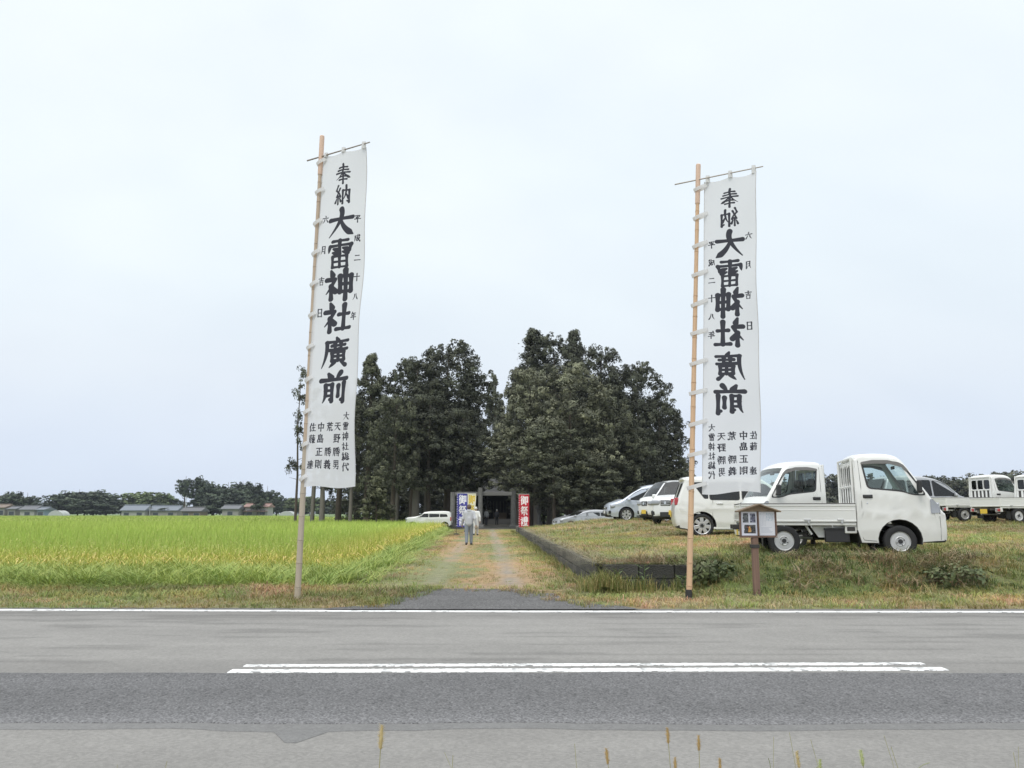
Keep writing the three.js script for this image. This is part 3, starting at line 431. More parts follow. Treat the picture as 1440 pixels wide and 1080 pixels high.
// ------------------------------------------------------------------ far tree line
const FT = 'trees of the far tree line';
[[8, 330, 690, 16], [24, 340, 688, 14], [40, 335, 690, 12], [66, 420, 704, 20], [92, 350, 688, 22], [112, 345, 685, 24], [134, 350, 686, 24], [152, 360, 692, 18], [172, 380, 697, 20], [196, 390, 695, 20], [212, 380, 694, 16], [236, 385, 698, 18],
  [288, 335, 672, 14], [303, 340, 676, 16], [322, 335, 674, 18], [342, 340, 673, 18], [360, 335, 675, 16], [376, 340, 680, 13], [390, 370, 694, 14], [408, 390, 698, 16], [428, 395, 697, 18], [330, 325, 690, 22], [300, 325, 694, 20],
  [150, 330, 703, 20], [120, 325, 704, 18], [215, 350, 706, 18], [182, 345, 708, 16], [244, 345, 705, 16], [452, 395, 700, 18], [478, 400, 698, 18]].sort((a, b) => a[0] - b[0]).forEach(([px, d, top, hw], i) =>
  tree('far_tree', (i < 16 ? 'rounded tree ' + ORD[i] + ' from the left end' : 'rounded tree ' + ORD[31 - i] + ' before the right end') + ' of the tree line behind the paddy', 'tree', FT + ' left', px, d, top, hw * 1.15, 722, 'far', 'far', { trunk: .3 }));
[[190, 372, 691, 18], [208, 376, 689, 16], [228, 374, 691, 15], [416, 372, 698, 14], [436, 376, 696, 14]].forEach(([px, d, top, hw], i) => tree('bamboo_grove', 'light green bamboo clump of the far tree line, ' + ORD[i] + ' from the left', 'tree', 'bamboo clumps of the far tree line', px, d, top, hw, 720, 'far', 'bamboo', { trunk: .15 }));
tree('tall_pine', 'tall thin topped pine, left of a pair over the far farmhouses', 'tree', null, 262, 330, 665, 10, 700, 'far', 'far', { v: 1, trunk: .35 });
tree('tall_pine', 'tall thin topped pine, right of a pair over the far farmhouses', 'tree', null, 282, 333, 666, 10, 702, 'far', 'far', { v: 2, trunk: .35 });
tree('garden_tree', 'round garden tree in front of the red roofed house', 'tree', null, 363, 296, 697, 9, 716, 'far', 'far', { trunk: .2 });
tree('garden_tree', 'low garden tree between the long grey roofs', 'tree', null, 232, 296, 712, 7, 720, 'far', 'far', { trunk: .15 });
[[1140, 664], [1165, 662], [1190, 666], [1215, 664], [1240, 666], [1268, 665], [1292, 666], [1312, 665], [1334, 668], [1352, 664], [1372, 662], [1394, 659], [1414, 658], [1436, 655], [1458, 653], [1480, 651], [1110, 668], [1085, 672], [1060, 676]].sort((a, b) => a[0] - b[0]).forEach(([px, top], i) =>
  tree('far_tree', 'brownish tree of the far wood behind the trucks, ' + ORD[i] + ' from its left end', 'tree', FT + ' right', px, 230 + (i % 3) * 14, top, 22, 722, 'far', 'brown', { trunk: .3 }));

// ------------------------------------------------------------------ low wall of the parking field
{
  const t = thing('retaining_wall', 'low dark concrete wall holding the parking field beside the path', 'wall', [0, 0, 0]);
  const r = rng(61), seg = (x0, d0, x1, d1, h, y, th) => { const a = V3(x0, 0, -d0), b = V3(x1, 0, -d1), L = a.distanceTo(b), g = rbox(L - .012, h, th, .018, 0, h / 2 + y, 0); g.rotateY(Math.atan2(d1 - d0, x1 - x0)); return g.translate((x0 + x1) / 2, 0, -(d0 + d1) / 2); };
  const row = (x0, d0, x1, d1, n) => { for (let i = 0; i < n; i++) for (const k of [0, 1]) { const a = i / n, b = (i + 1) / n; part('concrete_block', seg(lerp(x0, x1, a), lerp(d0, d1, a), lerp(x0, x1, b), lerp(d0, d1, b), .215, k * .22 - .03 + (r() - .5) * .012, .16 + (r() - .5) * .012), wallMats[Math.floor(r() * 3)], t); } };
  const wallMats = [M.concrete, std([.10, .098, .09], .95, { map: soilT, bumpMap: soilT, bumpScale: .02 }), std([.155, .15, .135], .95, { map: soilT, bumpMap: soilT, bumpScale: .02 })];
  row(wallX(13.3), 13.3, 3.1, 13.3, 3);
  row(wallX(13.42), 13.42, wallX(54), 54, 52);
}
// ------------------------------------------------------------------ far farmhouses
const H = { wall: std([.30, .29, .265], .9), pale: std([.36, .36, .335], .9), tileGrey: std([.14, .145, .155], .8), tileDark: std([.12, .12, .125], .7), blue: std([.17, .19, .22], .75), red: std([.27, .17, .145], .8), brown: std([.20, .16, .13], .85), win: phys([.06, .07, .08], .1), frame: std([.35, .35, .35], .6), door: std([.10, .07, .05], .8), green: std([.42, .44, .42], .6) };
function house(name, label, x0, x1, topPx, eavePx, d, roofM, wallM, o = {}) {
  const a = at(x0, 722, d), b = at(x1, 722, d), w = b.x - a.x, top = at(x0, topPx, d).y, eave = at(x0, eavePx, d).y, dep = o.dep ?? 8, t = thing(name, label, o.cat ?? 'house', [(a.x + b.x) / 2, 0, -d]);
  part('wall', box(w - 1, eave, dep - 1.2, 0, eave / 2, 0), wallM, t);
  const s = new THREE.Shape([[-dep / 2, 0], [dep / 2, 0], [dep / 2, .22], [0, top - eave], [-dep / 2, .22]].map((p) => new THREE.Vector2(...p)));
  const roof = part('roof', new THREE.ExtrudeGeometry(s, { depth: w, bevelEnabled: false }).rotateY(Math.PI / 2).translate(-w / 2, eave - .1, 0), roofM, t);
  part('ridge', rbox(w + .2, .3, .5, .1, 0, top - .02, 0), roofM, roof);
  const n = Math.max(1, Math.round(w / 4.5));
  for (let i = 0; i < n; i++) { const x = -w / 2 + (i + .5) * w / n, f = part(i === Math.floor(n / 2) && n > 1 ? 'door' : 'window', rbox(2.0, Math.min(1.9, eave * .55), .1, .03, x, eave * .45, dep / 2 - .58), H.frame, t); part('pane', box(1.8, Math.min(1.9, eave * .55) - .2, .04, x, eave * .45, dep / 2 - .52), H.win, f); }
  if (o.lower) { const e2 = part('lean_to_roof', box(w * .9, .2, 2.2, 0, eave * .58, dep / 2 + .3).rotateX(0), roofM, t); }
}
house('farmhouse', 'brown roofed farmhouse at the left edge of the far tree line', -12, 16, 709, 714, 300, H.brown, H.wall);
house('farmhouse', 'small grey roofed farmhouse second from the left edge', 17, 31, 712, 716, 298, H.tileGrey, H.wall);
house('farmhouse', 'grey roofed farmhouse third from the left edge', 34, 58, 711, 717, 296, H.tileGrey, H.pale);
house('shed', 'small blue walled shed with pale front at the far tree line', 58, 71, 713, 717, 293, H.blue, std([.24, .31, .38], .8), { cat: 'shed' });
house('long_barn', 'long blue grey roofed barn, left of two, with pale wall', 175, 211, 710, 718, 295, H.blue, H.pale, { cat: 'barn' });
house('long_barn', 'long blue grey roofed barn, right of two, behind a low tree', 214, 256, 711, 718, 298, H.blue, H.wall, { cat: 'barn' });
house('open_shed', 'dark low roofed shed right of the long barns', 259, 289, 713, 719, 292, H.tileDark, H.brown, { cat: 'shed' });
house('farmhouse', 'grey tiled farmhouse left of the red roofed house', 315, 341, 710, 716, 295, H.tileGrey, H.wall);
house('two_storey_house', 'house with two reddish roofs and cream wall beyond the paddy', 346, 382, 708, 713, 300, H.red, H.pale, { lower: 1 });
function greenhouse(label, x0, x1, topPx, d) {
  const a = at(x0, 722, d), b = at(x1, 722, d), h = at(x0, topPx, d).y, w = b.x - a.x, t = thing('greenhouse_tunnel', label, 'greenhouse', [(a.x + b.x) / 2, .0, -d]);
  part('cover', new THREE.CylinderGeometry(1, 1, 5, 20, 1, false, 0, Math.PI).rotateX(Math.PI / 2).rotateZ(Math.PI / 2 - Math.PI / 2).rotateZ(0).rotateZ(Math.PI / 2).rotateZ(-Math.PI / 2).rotateZ(Math.PI / 2).scale(w / 2, h, 1), H.green, t).rotation.z = 0;
  for (const s of [-1, 0, 1]) part('hoop', new THREE.TorusGeometry(1, .03, 5, 20, Math.PI).scale(w / 2, h, 1).translate(0, 0, s * 2.4), H.frame, t);
}
greenhouse('white vinyl tunnel greenhouse beside the small blue shed', 73, 94, 718, 285);
greenhouse('pale vinyl tunnel greenhouse just left of the left bamboo pole', 395, 416, 719, 290);
{ // distribution poles among the far houses
  for (const [px, top, label] of [[262, 697, 'thin pale pole standing before the long barns'], [211, 712, 'short pole between the two long barns']]) { const p = at(px, top, 290), t = thing('utility_pole', label, 'pole', [p.x, 0, p.z]); part('shaft', cyl(.16, .1, p.y, 0, p.y / 2, 0, 8), H.frame, t); part('crossarm', box(1.6, .12, .12, 0, p.y - .6, 0), H.frame, t); }
}
// ------------------------------------------------------------------ stone gate, shrine hall
const stone = std([.20, .195, .185], .9, { map: soilT, bumpMap: soilT, bumpScale: .01 }), stoneD = std([.10, .10, .095], .9, { map: soilT }), oldWood = std([.055, .045, .036], .85, { map: woodT });
{
  const d = 68, P = (px, py) => at(px, py, d), t = thing('stone_gate', 'grey gate of posts and a flat crossbeam at the end of the path', 'gate', [P(679, 740).x, 0, -d]), ox = P(679, 740).x;
  const post = (px, top, w, dz, m) => { const p = P(px, top); const g = part('post', [cyl(w * .56, w * .5, p.y, p.x - ox, p.y / 2, dz, 14), rbox(w * 1.7, .28, w * 1.7, .04, p.x - ox, .14, dz)], m, t); return g; };
  post(637, 692, .40, 0, stone); post(676, 686, .34, .5, stone); post(722, 690, .42, 0, stoneD);
  const y = P(679, 694.5).y, a = P(640, 694).x - ox, b = P(720, 694).x - ox;
  part('crossbeam', rbox(b - a, .30, .30, .03, (a + b) / 2, y, 0), stone, t);
  part('step', rbox(6.4, .12, 1.2, .03, 0, .03, -1.5), stoneD, t);
}
{
  const d = 98, c = at(703, 736, d), t = thing('shrine_hall', 'dark wooden shrine hall with grey roof in the shade behind the gate', 'shrine', [c.x, 0, -d]);
  part('platform', rbox(9, .5, 7, .04, 0, .25, -3.5), stoneD, t);
  for (let i = 0; i < 4; i++) part('step', rbox(3.6, .15, .34, .02, 0, .075 + .14 * i, 1.3 - i * .3), stone, t);
  for (const x of [-4, -1.5, 1.5, 4]) part('pillar', cyl(.14, .13, 3.1, x, 2.0, -.2, 10), oldWood, t);
  part('wall', box(8.4, 3.0, .15, 0, 2.0, -2.4), std([.035, .03, .026], .9), t);
  part('beam', rbox(8.8, .3, .25, .03, 0, 3.45, -.2), oldWood, t);
  for (let i = 0; i < 7; i++) part('lattice_bar', box(.06, 1.9, .05, -1.2 + i * .4, 1.7, -2.28), std([.13, .11, .09], .85), t);
  for (const y of [1.15, 1.75]) part('railing', box(3.4, .08, .08, 2.7, y, .1), stone, t);
  for (let i = 0; i < 6; i++) part('baluster', box(.06, .9, .06, 1.2 + i * .62, .95, .1), oldWood, t);
  part('offering_box', [rbox(1.5, .7, .7, .03, 0, .9, -1.2), ...[0, 1, 2, 3, 4].map((i) => box(1.4, .04, .05, 0, 1.27, -1.45 + i * .12))], std([.12, .09, .06], .8), t);
  const s = new THREE.Shape([[-5.2, 0], [0, 2.6], [5.2, 0], [5.2, -.22], [-5.2, -.22]].map((p) => new THREE.Vector2(...p)));
  const roof = part('roof', new THREE.ExtrudeGeometry(s, { depth: 9.5, bevelEnabled: false }).translate(0, 3.75, -8.4), std([.30, .30, .31], .6), t);
  for (let i = 0; i < 12; i++) for (const k of [-1, 1]) part('roof_rib', rod(V3(0, 6.4, 1.0 - i * .8), V3(k * 5.2, 3.8, 1.0 - i * .8), .05, .05, 5), std([.27, .27, .28], .6), roof);
  part('bargeboard', [-1, 1].map((k) => rod(V3(0, 6.3, 1.15), V3(k * 5.2, 3.7, 1.15), .13, .13, 6)), oldWood, roof);
}
{ // stone lantern shapes at the left in the shade
  const mk = (px, d, h, label) => { const p = at(px, 740, d), t = thing('stone_lantern', label, 'lantern', [p.x, 0, -d]); part('base', cyl(.35, .28, .3, 0, .15, 0, 6), stone, t); part('shaft', cyl(.16, .14, h * .5, 0, .3 + h * .25, 0, 10), stone, t); part('light_box', rbox(.42, .4, .42, .04, 0, .3 + h * .5 + .2, 0), stone, t); part('cap', new THREE.ConeGeometry(.48, .35, 6).translate(0, .3 + h * .5 + .57, 0), stone, t); part('finial', new THREE.SphereGeometry(.1, 8, 6).translate(0, .3 + h * .5 + .8, 0), stone, t); };
  mk(602, 78, 1.9, 'grey stone lantern in the shade above the white wagon'); mk(758, 74, 1.8, 'grey stone lantern in the shade right of the red banner');
}

// ------------------------------------------------------------------ brush written characters, as strokes on a 100 x 100 field
// leading letter: h plain stroke, t tapering sweep, k swelling sweep, d dot; @ places a component in a box
const COMP = {
  shi: 'd48,2 62,18|t12,32 80,32 48,60 10,80|h50,54 50,99|d60,56 86,74', shin: 'h14,20 14,74|h14,20 86,20 86,74|h14,47 86,47|h14,73 86,73|h50,0 50,100', tsuchi: 'h15,38 85,38|h50,4 50,92|h2,92 98,92',
  ta: 'h10,8 10,92|h10,8 90,8 90,92|h10,50 90,50|h50,8 50,92|h10,92 90,92', hi: 'h18,5 18,96|h18,5 82,5 82,96|h18,50 82,50|h18,95 82,95', tsuki: 't25,5 25,60 4,99|h25,5 82,5 82,95 66,84|h25,36 82,36|h25,64 82,64',
  ito: 'h45,2 20,25 48,38|h74,18 26,60 78,56|d62,40 82,62|h48,58 48,99|d26,70 8,90|d70,68 90,86', rito: 'h25,15 25,66|h76,3 76,96 54,84', kuchi: 'h12,10 18,92|h12,10 88,10 82,92|h17,88 83,88', chikara: 'h6,30 86,30 78,94 58,82|t46,2 42,46 6,97',
};
const KANJI = {
  奉: 'h22,15 80,15|h14,29 86,29|h4,43 96,43|t48,0 44,42 4,76|k54,43 72,60 98,72|h30,63 70,63|h24,79 76,79|h50,52 50,100', 納: '@ito 0 0 44 100|h52,30 52,98|h52,30 94,30 94,95 82,86|t74,5 72,46 56,78|d74,48 90,72',
  大: 'h6,36 94,36|t50,2 47,42 6,96|k50,38 66,70 97,96', 雷: 'h22,6 80,6|t12,22 8,44|h12,22 92,22 84,42|h50,6 50,52|d26,32 40,37|d24,45 38,50|d62,32 76,37|d62,45 78,50|@ta 18 56 82 100', 神: '@shi 0 0 44 100|@shin 46 0 99 100', 社: '@shi 0 0 46 100|@tsuchi 46 5 100 97',
  廣: 'd52,0 58,11|h16,14 97,14|t18,14 16,56 1,99|h36,27 86,27|h48,19 48,40|h70,19 70,40|h28,41 94,41|h38,50 38,77|h38,50 82,50 82,77|h38,63 82,63|h38,77 82,77|h60,41 60,77|t48,82 28,99|k70,82 93,99', 前: 'd28,1 38,16|t74,0 58,18|h3,22 97,22|@tsuki 8 36 50 98|@rito 56 32 98 100',
  平: 'h14,10 86,10|d24,24 34,42|t76,22 64,42|h3,53 97,53|h50,10 50,99', 成: 'h18,24 90,24|t18,24 16,60 3,96|h18,48 46,48 44,82 32,76|k56,3 62,60 90,95 95,76|t84,42 70,70 46,93|d72,3 87,16', 二: 'h20,22 80,22|h5,82 95,82', 十: 'h5,42 95,42|h50,3 50,99', 八: 't36,20 30,60 4,93|k58,10 70,60 97,93',
  年: 't28,2 20,20 5,37|h24,18 88,18|h26,42 84,42|h26,42 26,68|h3,68 97,68|h56,18 56,100', 六: 'd48,2 55,18|h5,34 95,34|t36,50 28,74 6,95|k62,48 78,70 94,93', 月: '@tsuki 8 0 92 100', 日: '@hi 10 0 90 100', 吉: 'h10,18 90,18|h50,2 50,42|h22,42 78,42|@kuchi 20 54 80 100',
  総: '@ito 0 0 42 100|t60,4 54,22 43,34|k76,4 86,18 98,30|h64,30 56,48 86,46|d80,36 93,54|t50,66 43,87|k60,62 62,88 86,91 89,76|d70,58 79,72|d90,64 99,82', 代: 't30,2 22,28 2,53|h18,34 18,99|h34,37 95,28|k58,5 64,60 88,95 95,74|d78,6 91,18', 天: 'h14,12 86,12|h5,42 95,42|t50,12 46,52 4,97|k50,44 66,74 98,97',
  野: '@ta 2 2 46 50|h24,50 24,90|h6,66 44,66|h2,93 48,86|h56,8 90,8 72,27|d62,22 79,36|h52,44 97,44 86,58|h74,44 74,97 60,87', 勝: '@tsuki 0 4 36 100|d48,4 54,16|t82,2 72,16|h42,22 96,22|h39,40 99,40|t66,6 62,42 38,66|k72,42 99,62|@chikara 46 56 92 100', 男: '@ta 16 0 84 50|@chikara 8 52 92 100',
  荒: 'h5,14 95,14|h32,3 32,24|h68,3 68,24|h50,25 50,36|h9,38 91,38|h28,38 28,58 76,58|t24,68 22,84 6,99|h50,66 50,97|k74,66 74,92 94,95 97,80', 義: 'd30,0 38,10|t72,0 62,10|h16,13 84,13|h22,26 78,26|h5,39 95,39|h50,13 50,39|t34,45 16,54|h7,65 93,60|h28,50 28,95 17,89|h7,85 45,75|k56,44 64,76 88,98 95,82|t84,68 70,84 50,97|d72,46 85,54',
  中: 'h12,24 16,68|h12,24 88,24 84,66|h16,63 84,63|h50,2 50,100', 島: 't50,0 40,10|h24,10 24,56|h24,10 76,10 76,40|h24,25 76,25|h24,40 76,40|h24,54 93,54 86,95 72,89|h14,66 14,90 65,90|h40,62 40,90|h65,66 65,90', 正: 'h8,10 92,10|h50,10 50,91|h52,48 85,48|h24,42 24,91|h2,92 98,92', 則: 'h8,6 8,71|h8,6 48,6 48,71|h8,27 48,27|h8,48 48,48|h8,70 48,70|t18,76 3,98|d38,76 53,94|@rito 58 2 100 100',
  佐: 't28,2 20,28 2,51|h16,34 16,99|h34,24 97,24|t62,2 54,46 29,93|h50,54 89,54|h68,54 68,92|h41,94 99,94', 藤: 'h5,12 95,12|h32,2 32,22|h68,2 68,22|@tsuki 2 28 36 100|h44,36 95,36|h42,50 99,50|t70,26 62,52 39,73|k74,52 98,69|h70,60 70,100|d54,72 61,80|t87,70 78,82|t66,84 46,97|d72,84 93,95', 達: 'd10,8 21,22|h4,42 20,42 14,70 3,89|k6,84 30,92 99,97|h34,16 90,16|h62,2 62,30|h28,32 97,32|d46,36 52,45|t79,34 72,46|h36,48 90,48|h38,60 88,60|h30,73 97,73|h62,48 62,86',
  御: 't20,2 3,27|t24,26 3,55|h16,46 16,99|t44,4 33,23|h38,16 65,16|h31,36 67,36|h50,16 50,80|h52,58 67,58|h38,52 38,82|h30,89 69,80|h73,12 73,99|h73,12 96,12 96,72 85,66', 祭: 't28,2 5,31|h28,10 46,10 9,51|d30,18 39,26|d22,30 32,37|h56,8 91,8 59,41|k56,14 98,51|h30,48 69,48|h13,64 87,64|h50,64 50,100|t28,74 13,91|d70,74 89,91', 禮: '@shi 0 0 36 100|h46,10 46,40|h46,10 94,10 94,40|h46,25 94,25|h46,40 94,40|h60,1 60,40|h80,1 80,40|h41,50 99,50|@kuchi 50 56 90 78|d58,82 63,90|t84,80 77,90|h39,97 100,97',
};
function brush(g, ch, x, y, w, h, pen, slant = 0) {   // centred at x, y
  const draw = (txt, bx, by, bw, bh) => txt.split('|').forEach((s) => {
    if (s[0] === '@') { const [n, a, b, c, d] = s.slice(1).split(' '); draw(COMP[n], bx + bw * a / 100, by + bh * b / 100, bw * (c - a) / 100, bh * (d - b) / 100); return; }
    const P = s.slice(1).split(' ').map((p) => { const [u, v] = p.split(',').map(Number); return [bx + bw * u / 100, by + bh * v / 100 - slant * bw * (u - 50) / 100]; }), kind = s[0];
    const thin = Math.min(1, Math.sqrt(bw * bh / (w * h)) * .55 + .5), len = P.slice(1).reduce((t, p, i) => t + Math.hypot(p[0] - P[i][0], p[1] - P[i][1]), 0); let run = 0;
    for (let i = 0; i + 1 < P.length; i++) {
      const L = Math.hypot(P[i + 1][0] - P[i][0], P[i + 1][1] - P[i][1]), n = Math.max(2, Math.ceil(L / (pen * .12)));
      const sweep = (kind === 't' || kind === 'k') && P.length === 3;
      for (let k = 0; k <= n; k++) {
        const f = k / n, T = (run + L * f) / len; let px, py;
        if (sweep) { const q = T, a = (1 - q) ** 2, b = 2 * q * (1 - q), c = q * q, m = [2 * P[1][0] - (P[0][0] + P[2][0]) / 2, 2 * P[1][1] - (P[0][1] + P[2][1]) / 2]; px = a * P[0][0] + b * m[0] + c * P[2][0]; py = a * P[0][1] + b * m[1] + c * P[2][1]; }
        else { px = lerp(P[i][0], P[i + 1][0], f); py = lerp(P[i][1], P[i + 1][1], f); }
        const vert = Math.abs(P[i + 1][1] - P[i][1]) > Math.abs(P[i + 1][0] - P[i][0]) ? 1.12 : .86;
        const wd = kind === 't' ? 1.1 - .85 * T * T : kind === 'k' ? (T < .8 ? .55 + .8 * T : 1.2 * (1 - (T - .8) / .2 * .8)) : kind === 'd' ? .6 + .7 * T : vert * (1.12 - .5 * Math.sin(Math.PI * clamp(f))  * .5 - .12 * T);
        g.beginPath(); g.ellipse(px, py, pen * .5 * wd * thin, pen * .42 * wd * thin, -.6, 0, 6.3); g.fill();
      }
      run += L;
    }
  });
  draw(KANJI[ch], x - w / 2, y - h / 2, w, h);
}
// ------------------------------------------------------------------ tall banners on bamboo poles
const bannerText = canvasTex(330, 2048, (g, W, Hh) => {
  g.fillStyle = '#f0f0f0'; g.fillRect(0, 0, W, Hh);
  g.fillStyle = '#48484e';
  const Y = (f) => f * Hh, X = (f) => f * W;
  [['奉', .070], ['納', .134]].forEach(([c, y]) => brush(g, c, X(.51), Y(y), 112, 122, 15));
  [['大', .222], ['雷', .316], ['神', .410], ['社', .507], ['廣', .612], ['前', .716]].forEach(([c, y]) => brush(g, c, X(.51), Y(y), 182, 178, c === '廣' || c === '雷' ? 26 : 35, .06));
  [...'平成二十八年'].forEach((c, i) => brush(g, c, X(.855), Y(.215 + i * .0585), 42, 46, 7));
  [...'六月吉日'].forEach((c, i) => brush(g, c, X(.145), Y(.205 + i * .0955), 46, 50, 7));
  [...'大雷神社総代'].forEach((c, i) => brush(g, c, X(.835), Y(.800 + i * .0285), 40, 46, 6));
  [['天', .828], ['野', .862], ['勝', .900], ['男', .936]].forEach(([c, y]) => brush(g, c, X(.665), Y(y), 46, 50, 7));
  [['荒', .828], ['勝', .900], ['義', .936]].forEach(([c, y]) => brush(g, c, X(.485), Y(y), 46, 50, 7));
  [['中', .828], ['島', .862], ['正', .900], ['則', .936]].forEach(([c, y]) => brush(g, c, X(.295), Y(y), 46, 50, 7));
  [['佐', .828], ['藤', .862], ['達', .936]].forEach(([c, y]) => brush(g, c, X(.125), Y(y), 40, 48, 6));
});
const clothM = new THREE.MeshPhysicalMaterial({ map: bannerText, color: new THREE.Color(.95, .96, .99), roughness: .85, side: THREE.DoubleSide, transmission: .45, thickness: 0, specularIntensity: .2 });
const clothPlain = new THREE.MeshPhysicalMaterial({ color: new THREE.Color(.76, .76, .76), roughness: .85, side: THREE.DoubleSide, transmission: .3, thickness: 0, specularIntensity: .2 });
const bambooL = std([.46, .36, .27], .55, { map: woodT }), bambooG = std([.42, .36, .285], .6, { map: woodT }), bambooO = std([.60, .40, .25], .5, { map: woodT }), bambooTop = std([.66, .47, .36], .5, { map: woodT });
for (const m of [bambooL, bambooG, bambooO, bambooTop]) m.color.multiplyScalar(1.25);
function bambooPole(label, base, top, r0, r1, sleeve, lowM, upM, foot) {
  const t = thing('bamboo_pole', label, 'pole', [base.x, 0, base.z]), up = top.clone().sub(base).setY(top.y), L = up.length(), q = new THREE.Quaternion().setFromUnitVectors(V3(0, 1, 0), up.clone().normalize());
  const rr = rng(Math.round(base.x * 100)); let y = -.15; const sl = L - sleeve;
  while (y < sl) { // one culm joint after another, each ringed by a node
    const h = Math.min(.3 + .06 * rr(), sl - y), ra = lerp(r0, r1, clamp(y / L)), rb = lerp(r0, r1, clamp((y + h) / L));
    part('culm', new THREE.LatheGeometry([[0, 0], [ra * 1.04, .0], [ra * 1.1, .008], [ra, .02], [(ra + rb) / 2 * .985, h / 2], [rb, h - .018], [rb * 1.09, h - .008], [rb * 1.04, h - .002], [0, h - .002]].map(([a, b]) => new THREE.Vector2(a, b)), 14).translate(0, y, 0).applyQuaternion(q), y < L * .27 ? lowM : upM, t); y += h;
  }
  part('top_sleeve', new THREE.LatheGeometry([[0, 0], [r1 * 1.35, 0], [r1 * 1.35, sleeve], [r1 * 1.2, sleeve + .01], [0, sleeve + .01]].map(([a, b]) => new THREE.Vector2(a, b)), 14).translate(0, sl, 0).applyQuaternion(q), bambooTop, t);
  if (foot) part('foot_band', cyl(r0 * 1.2, r0 * 1.12, .16, 0, .06, 0, 14), M.black, t);
  return t;
}
function banner(label, poleA, poleB, TL, TR, BL, BR, barA, barB, flip, seed) {
  const t = thing('tall_banner', label, 'banner', [TL.x, 0, TL.z]), o = V3(TL.x, 0, TL.z), nu = 14, nv = 90, pos = [], uv = [], idx = [], r = rng(seed), p1 = r() * 6, p2 = r() * 6;
  const nrm = TR.clone().sub(TL).cross(V3(0, 1, 0)).normalize();
  const P = (u, v) => { const a = TL.clone().lerp(BL, v), b = TR.clone().lerp(BR, v), p = a.lerp(b, u); const rip = .022 * Math.sin(u * 5 + v * 7 + p1) * (.3 + u) + .016 * Math.sin(v * 21 + u * 3 + p2) * u + .03 * Math.sin(v * 3.1 + p1) * u; p.addScaledVector(nrm, rip); p.y -= .035 * Math.abs(Math.sin(u * Math.PI * 2)) * (1 - v) ** 12; p.y += .02 * Math.sin(u * 6 + p2) * v ** 10; return p.sub(o); };
  for (let j = 0; j <= nv; j++) for (let i = 0; i <= nu; i++) { const u = i / nu, v = j / nv; pos.push(...P(u, v).toArray()); uv.push(flip ? 1 - u : u, 1 - v); if (i && j) { const k = j * (nu + 1) + i; idx.push(k - nu - 2, k, k - nu - 1, k - nu - 2, k - 1, k); } }
  const g = new THREE.BufferGeometry(); g.setAttribute('position', new THREE.Float32BufferAttribute(pos, 3)); g.setAttribute('uv', new THREE.Float32BufferAttribute(uv, 2)); g.setIndex(idx); g.computeVertexNormals();
  part('cloth', g, clothM, t);
  const hem = part('hem', [0, 1].map((u) => new THREE.TubeGeometry(new THREE.CatmullRomCurve3(Array.from({ length: 30 }, (_, k) => P(u, k / 29))), 60, .006, 4)), clothPlain, t); tag(hem, null, null, null, null);
  const loop = (a, b, w, nm) => { const d = b.clone().sub(a), L = d.length(), s = new THREE.Shape(); s.absarc(0, 0, 1, 0, 6.29); const gg = new THREE.CylinderGeometry(1, 1, w, 14, 1, true).scale(L * .62, 1, .055).rotateX(0); gg.rotateZ(0).applyQuaternion(new THREE.Quaternion().setFromUnitVectors(V3(1, 0, 0), d.clone().normalize())); const m = a.clone().add(b).multiplyScalar(.5); part(nm, gg.translate(m.x, m.y, m.z), clothPlain, t); };
  for (let k = 0; k < 11; k++) { const v = .012 + k * .0955, e = P(.02, v), y = e.y - .05 - .03 * r(), pole = poleA.clone().lerp(poleB, y / poleB.y).sub(o); pole.x -= .04; loop(pole.setY(y), e.add(V3(.03, 0, 0)), .055, 'pole_loop'); }
  for (const u of [.06, .5, .96]) { const e = P(u, 0), b = barA.clone().lerp(barB, clamp((e.x + o.x - barA.x) / (barB.x - barA.x))).sub(o); part('bar_loop', new THREE.CylinderGeometry(.03, .035, b.y - e.y + .06, 10, 1, true).scale(1, 1, .6).translate(e.x, (b.y + e.y) / 2 + .01, (b.z + e.z) / 2), clothPlain, t); }
  return t;
}
{
  const lb = at(418, 843, 12), lt = at(453, 192, 12); lb.y = 0;
  const p1 = bambooPole('left bamboo pole standing at the edge of the rice paddy', lb, lt, .044, .027, .62, bambooG, bambooL, false);
  const a = at(432, 226, 12.15), b = at(520, 200, 11.45);
  part('crossbar', rod(a, b, .012, .009, 7).translate(-lb.x, 0, -lb.z), std([.3, .26, .23], .7), p1);
  banner('white banner left of the path with characters reading the right way round', lb, lt, at(455, 219, 11.97), at(513, 206, 11.5), at(425, 686, 11.97), at(499, 684, 11.7), a, b, false, 3);
  const rb = at(969, 845, 12), rt = at(982, 232, 12); rb.y = 0;
  const p2 = bambooPole('right orange bamboo pole with dark foot in front of the parked trucks', rb, rt, .042, .027, .62, bambooO, bambooO, true);
  const c = at(949, 259.5, 12.2), e = at(1073, 234, 11.4);
  part('crossbar', rod(c, e, .011, .009, 7).translate(-rb.x, 0, -rb.z), std([.42, .38, .34], .7), p2);
  banner('white banner right of the path seen from behind with mirrored characters', rb, rt, at(991, 256, 11.97), at(1064, 241, 11.45), at(988, 694, 11.97), at(1069, 692, 11.6), c, e, true, 8);
}
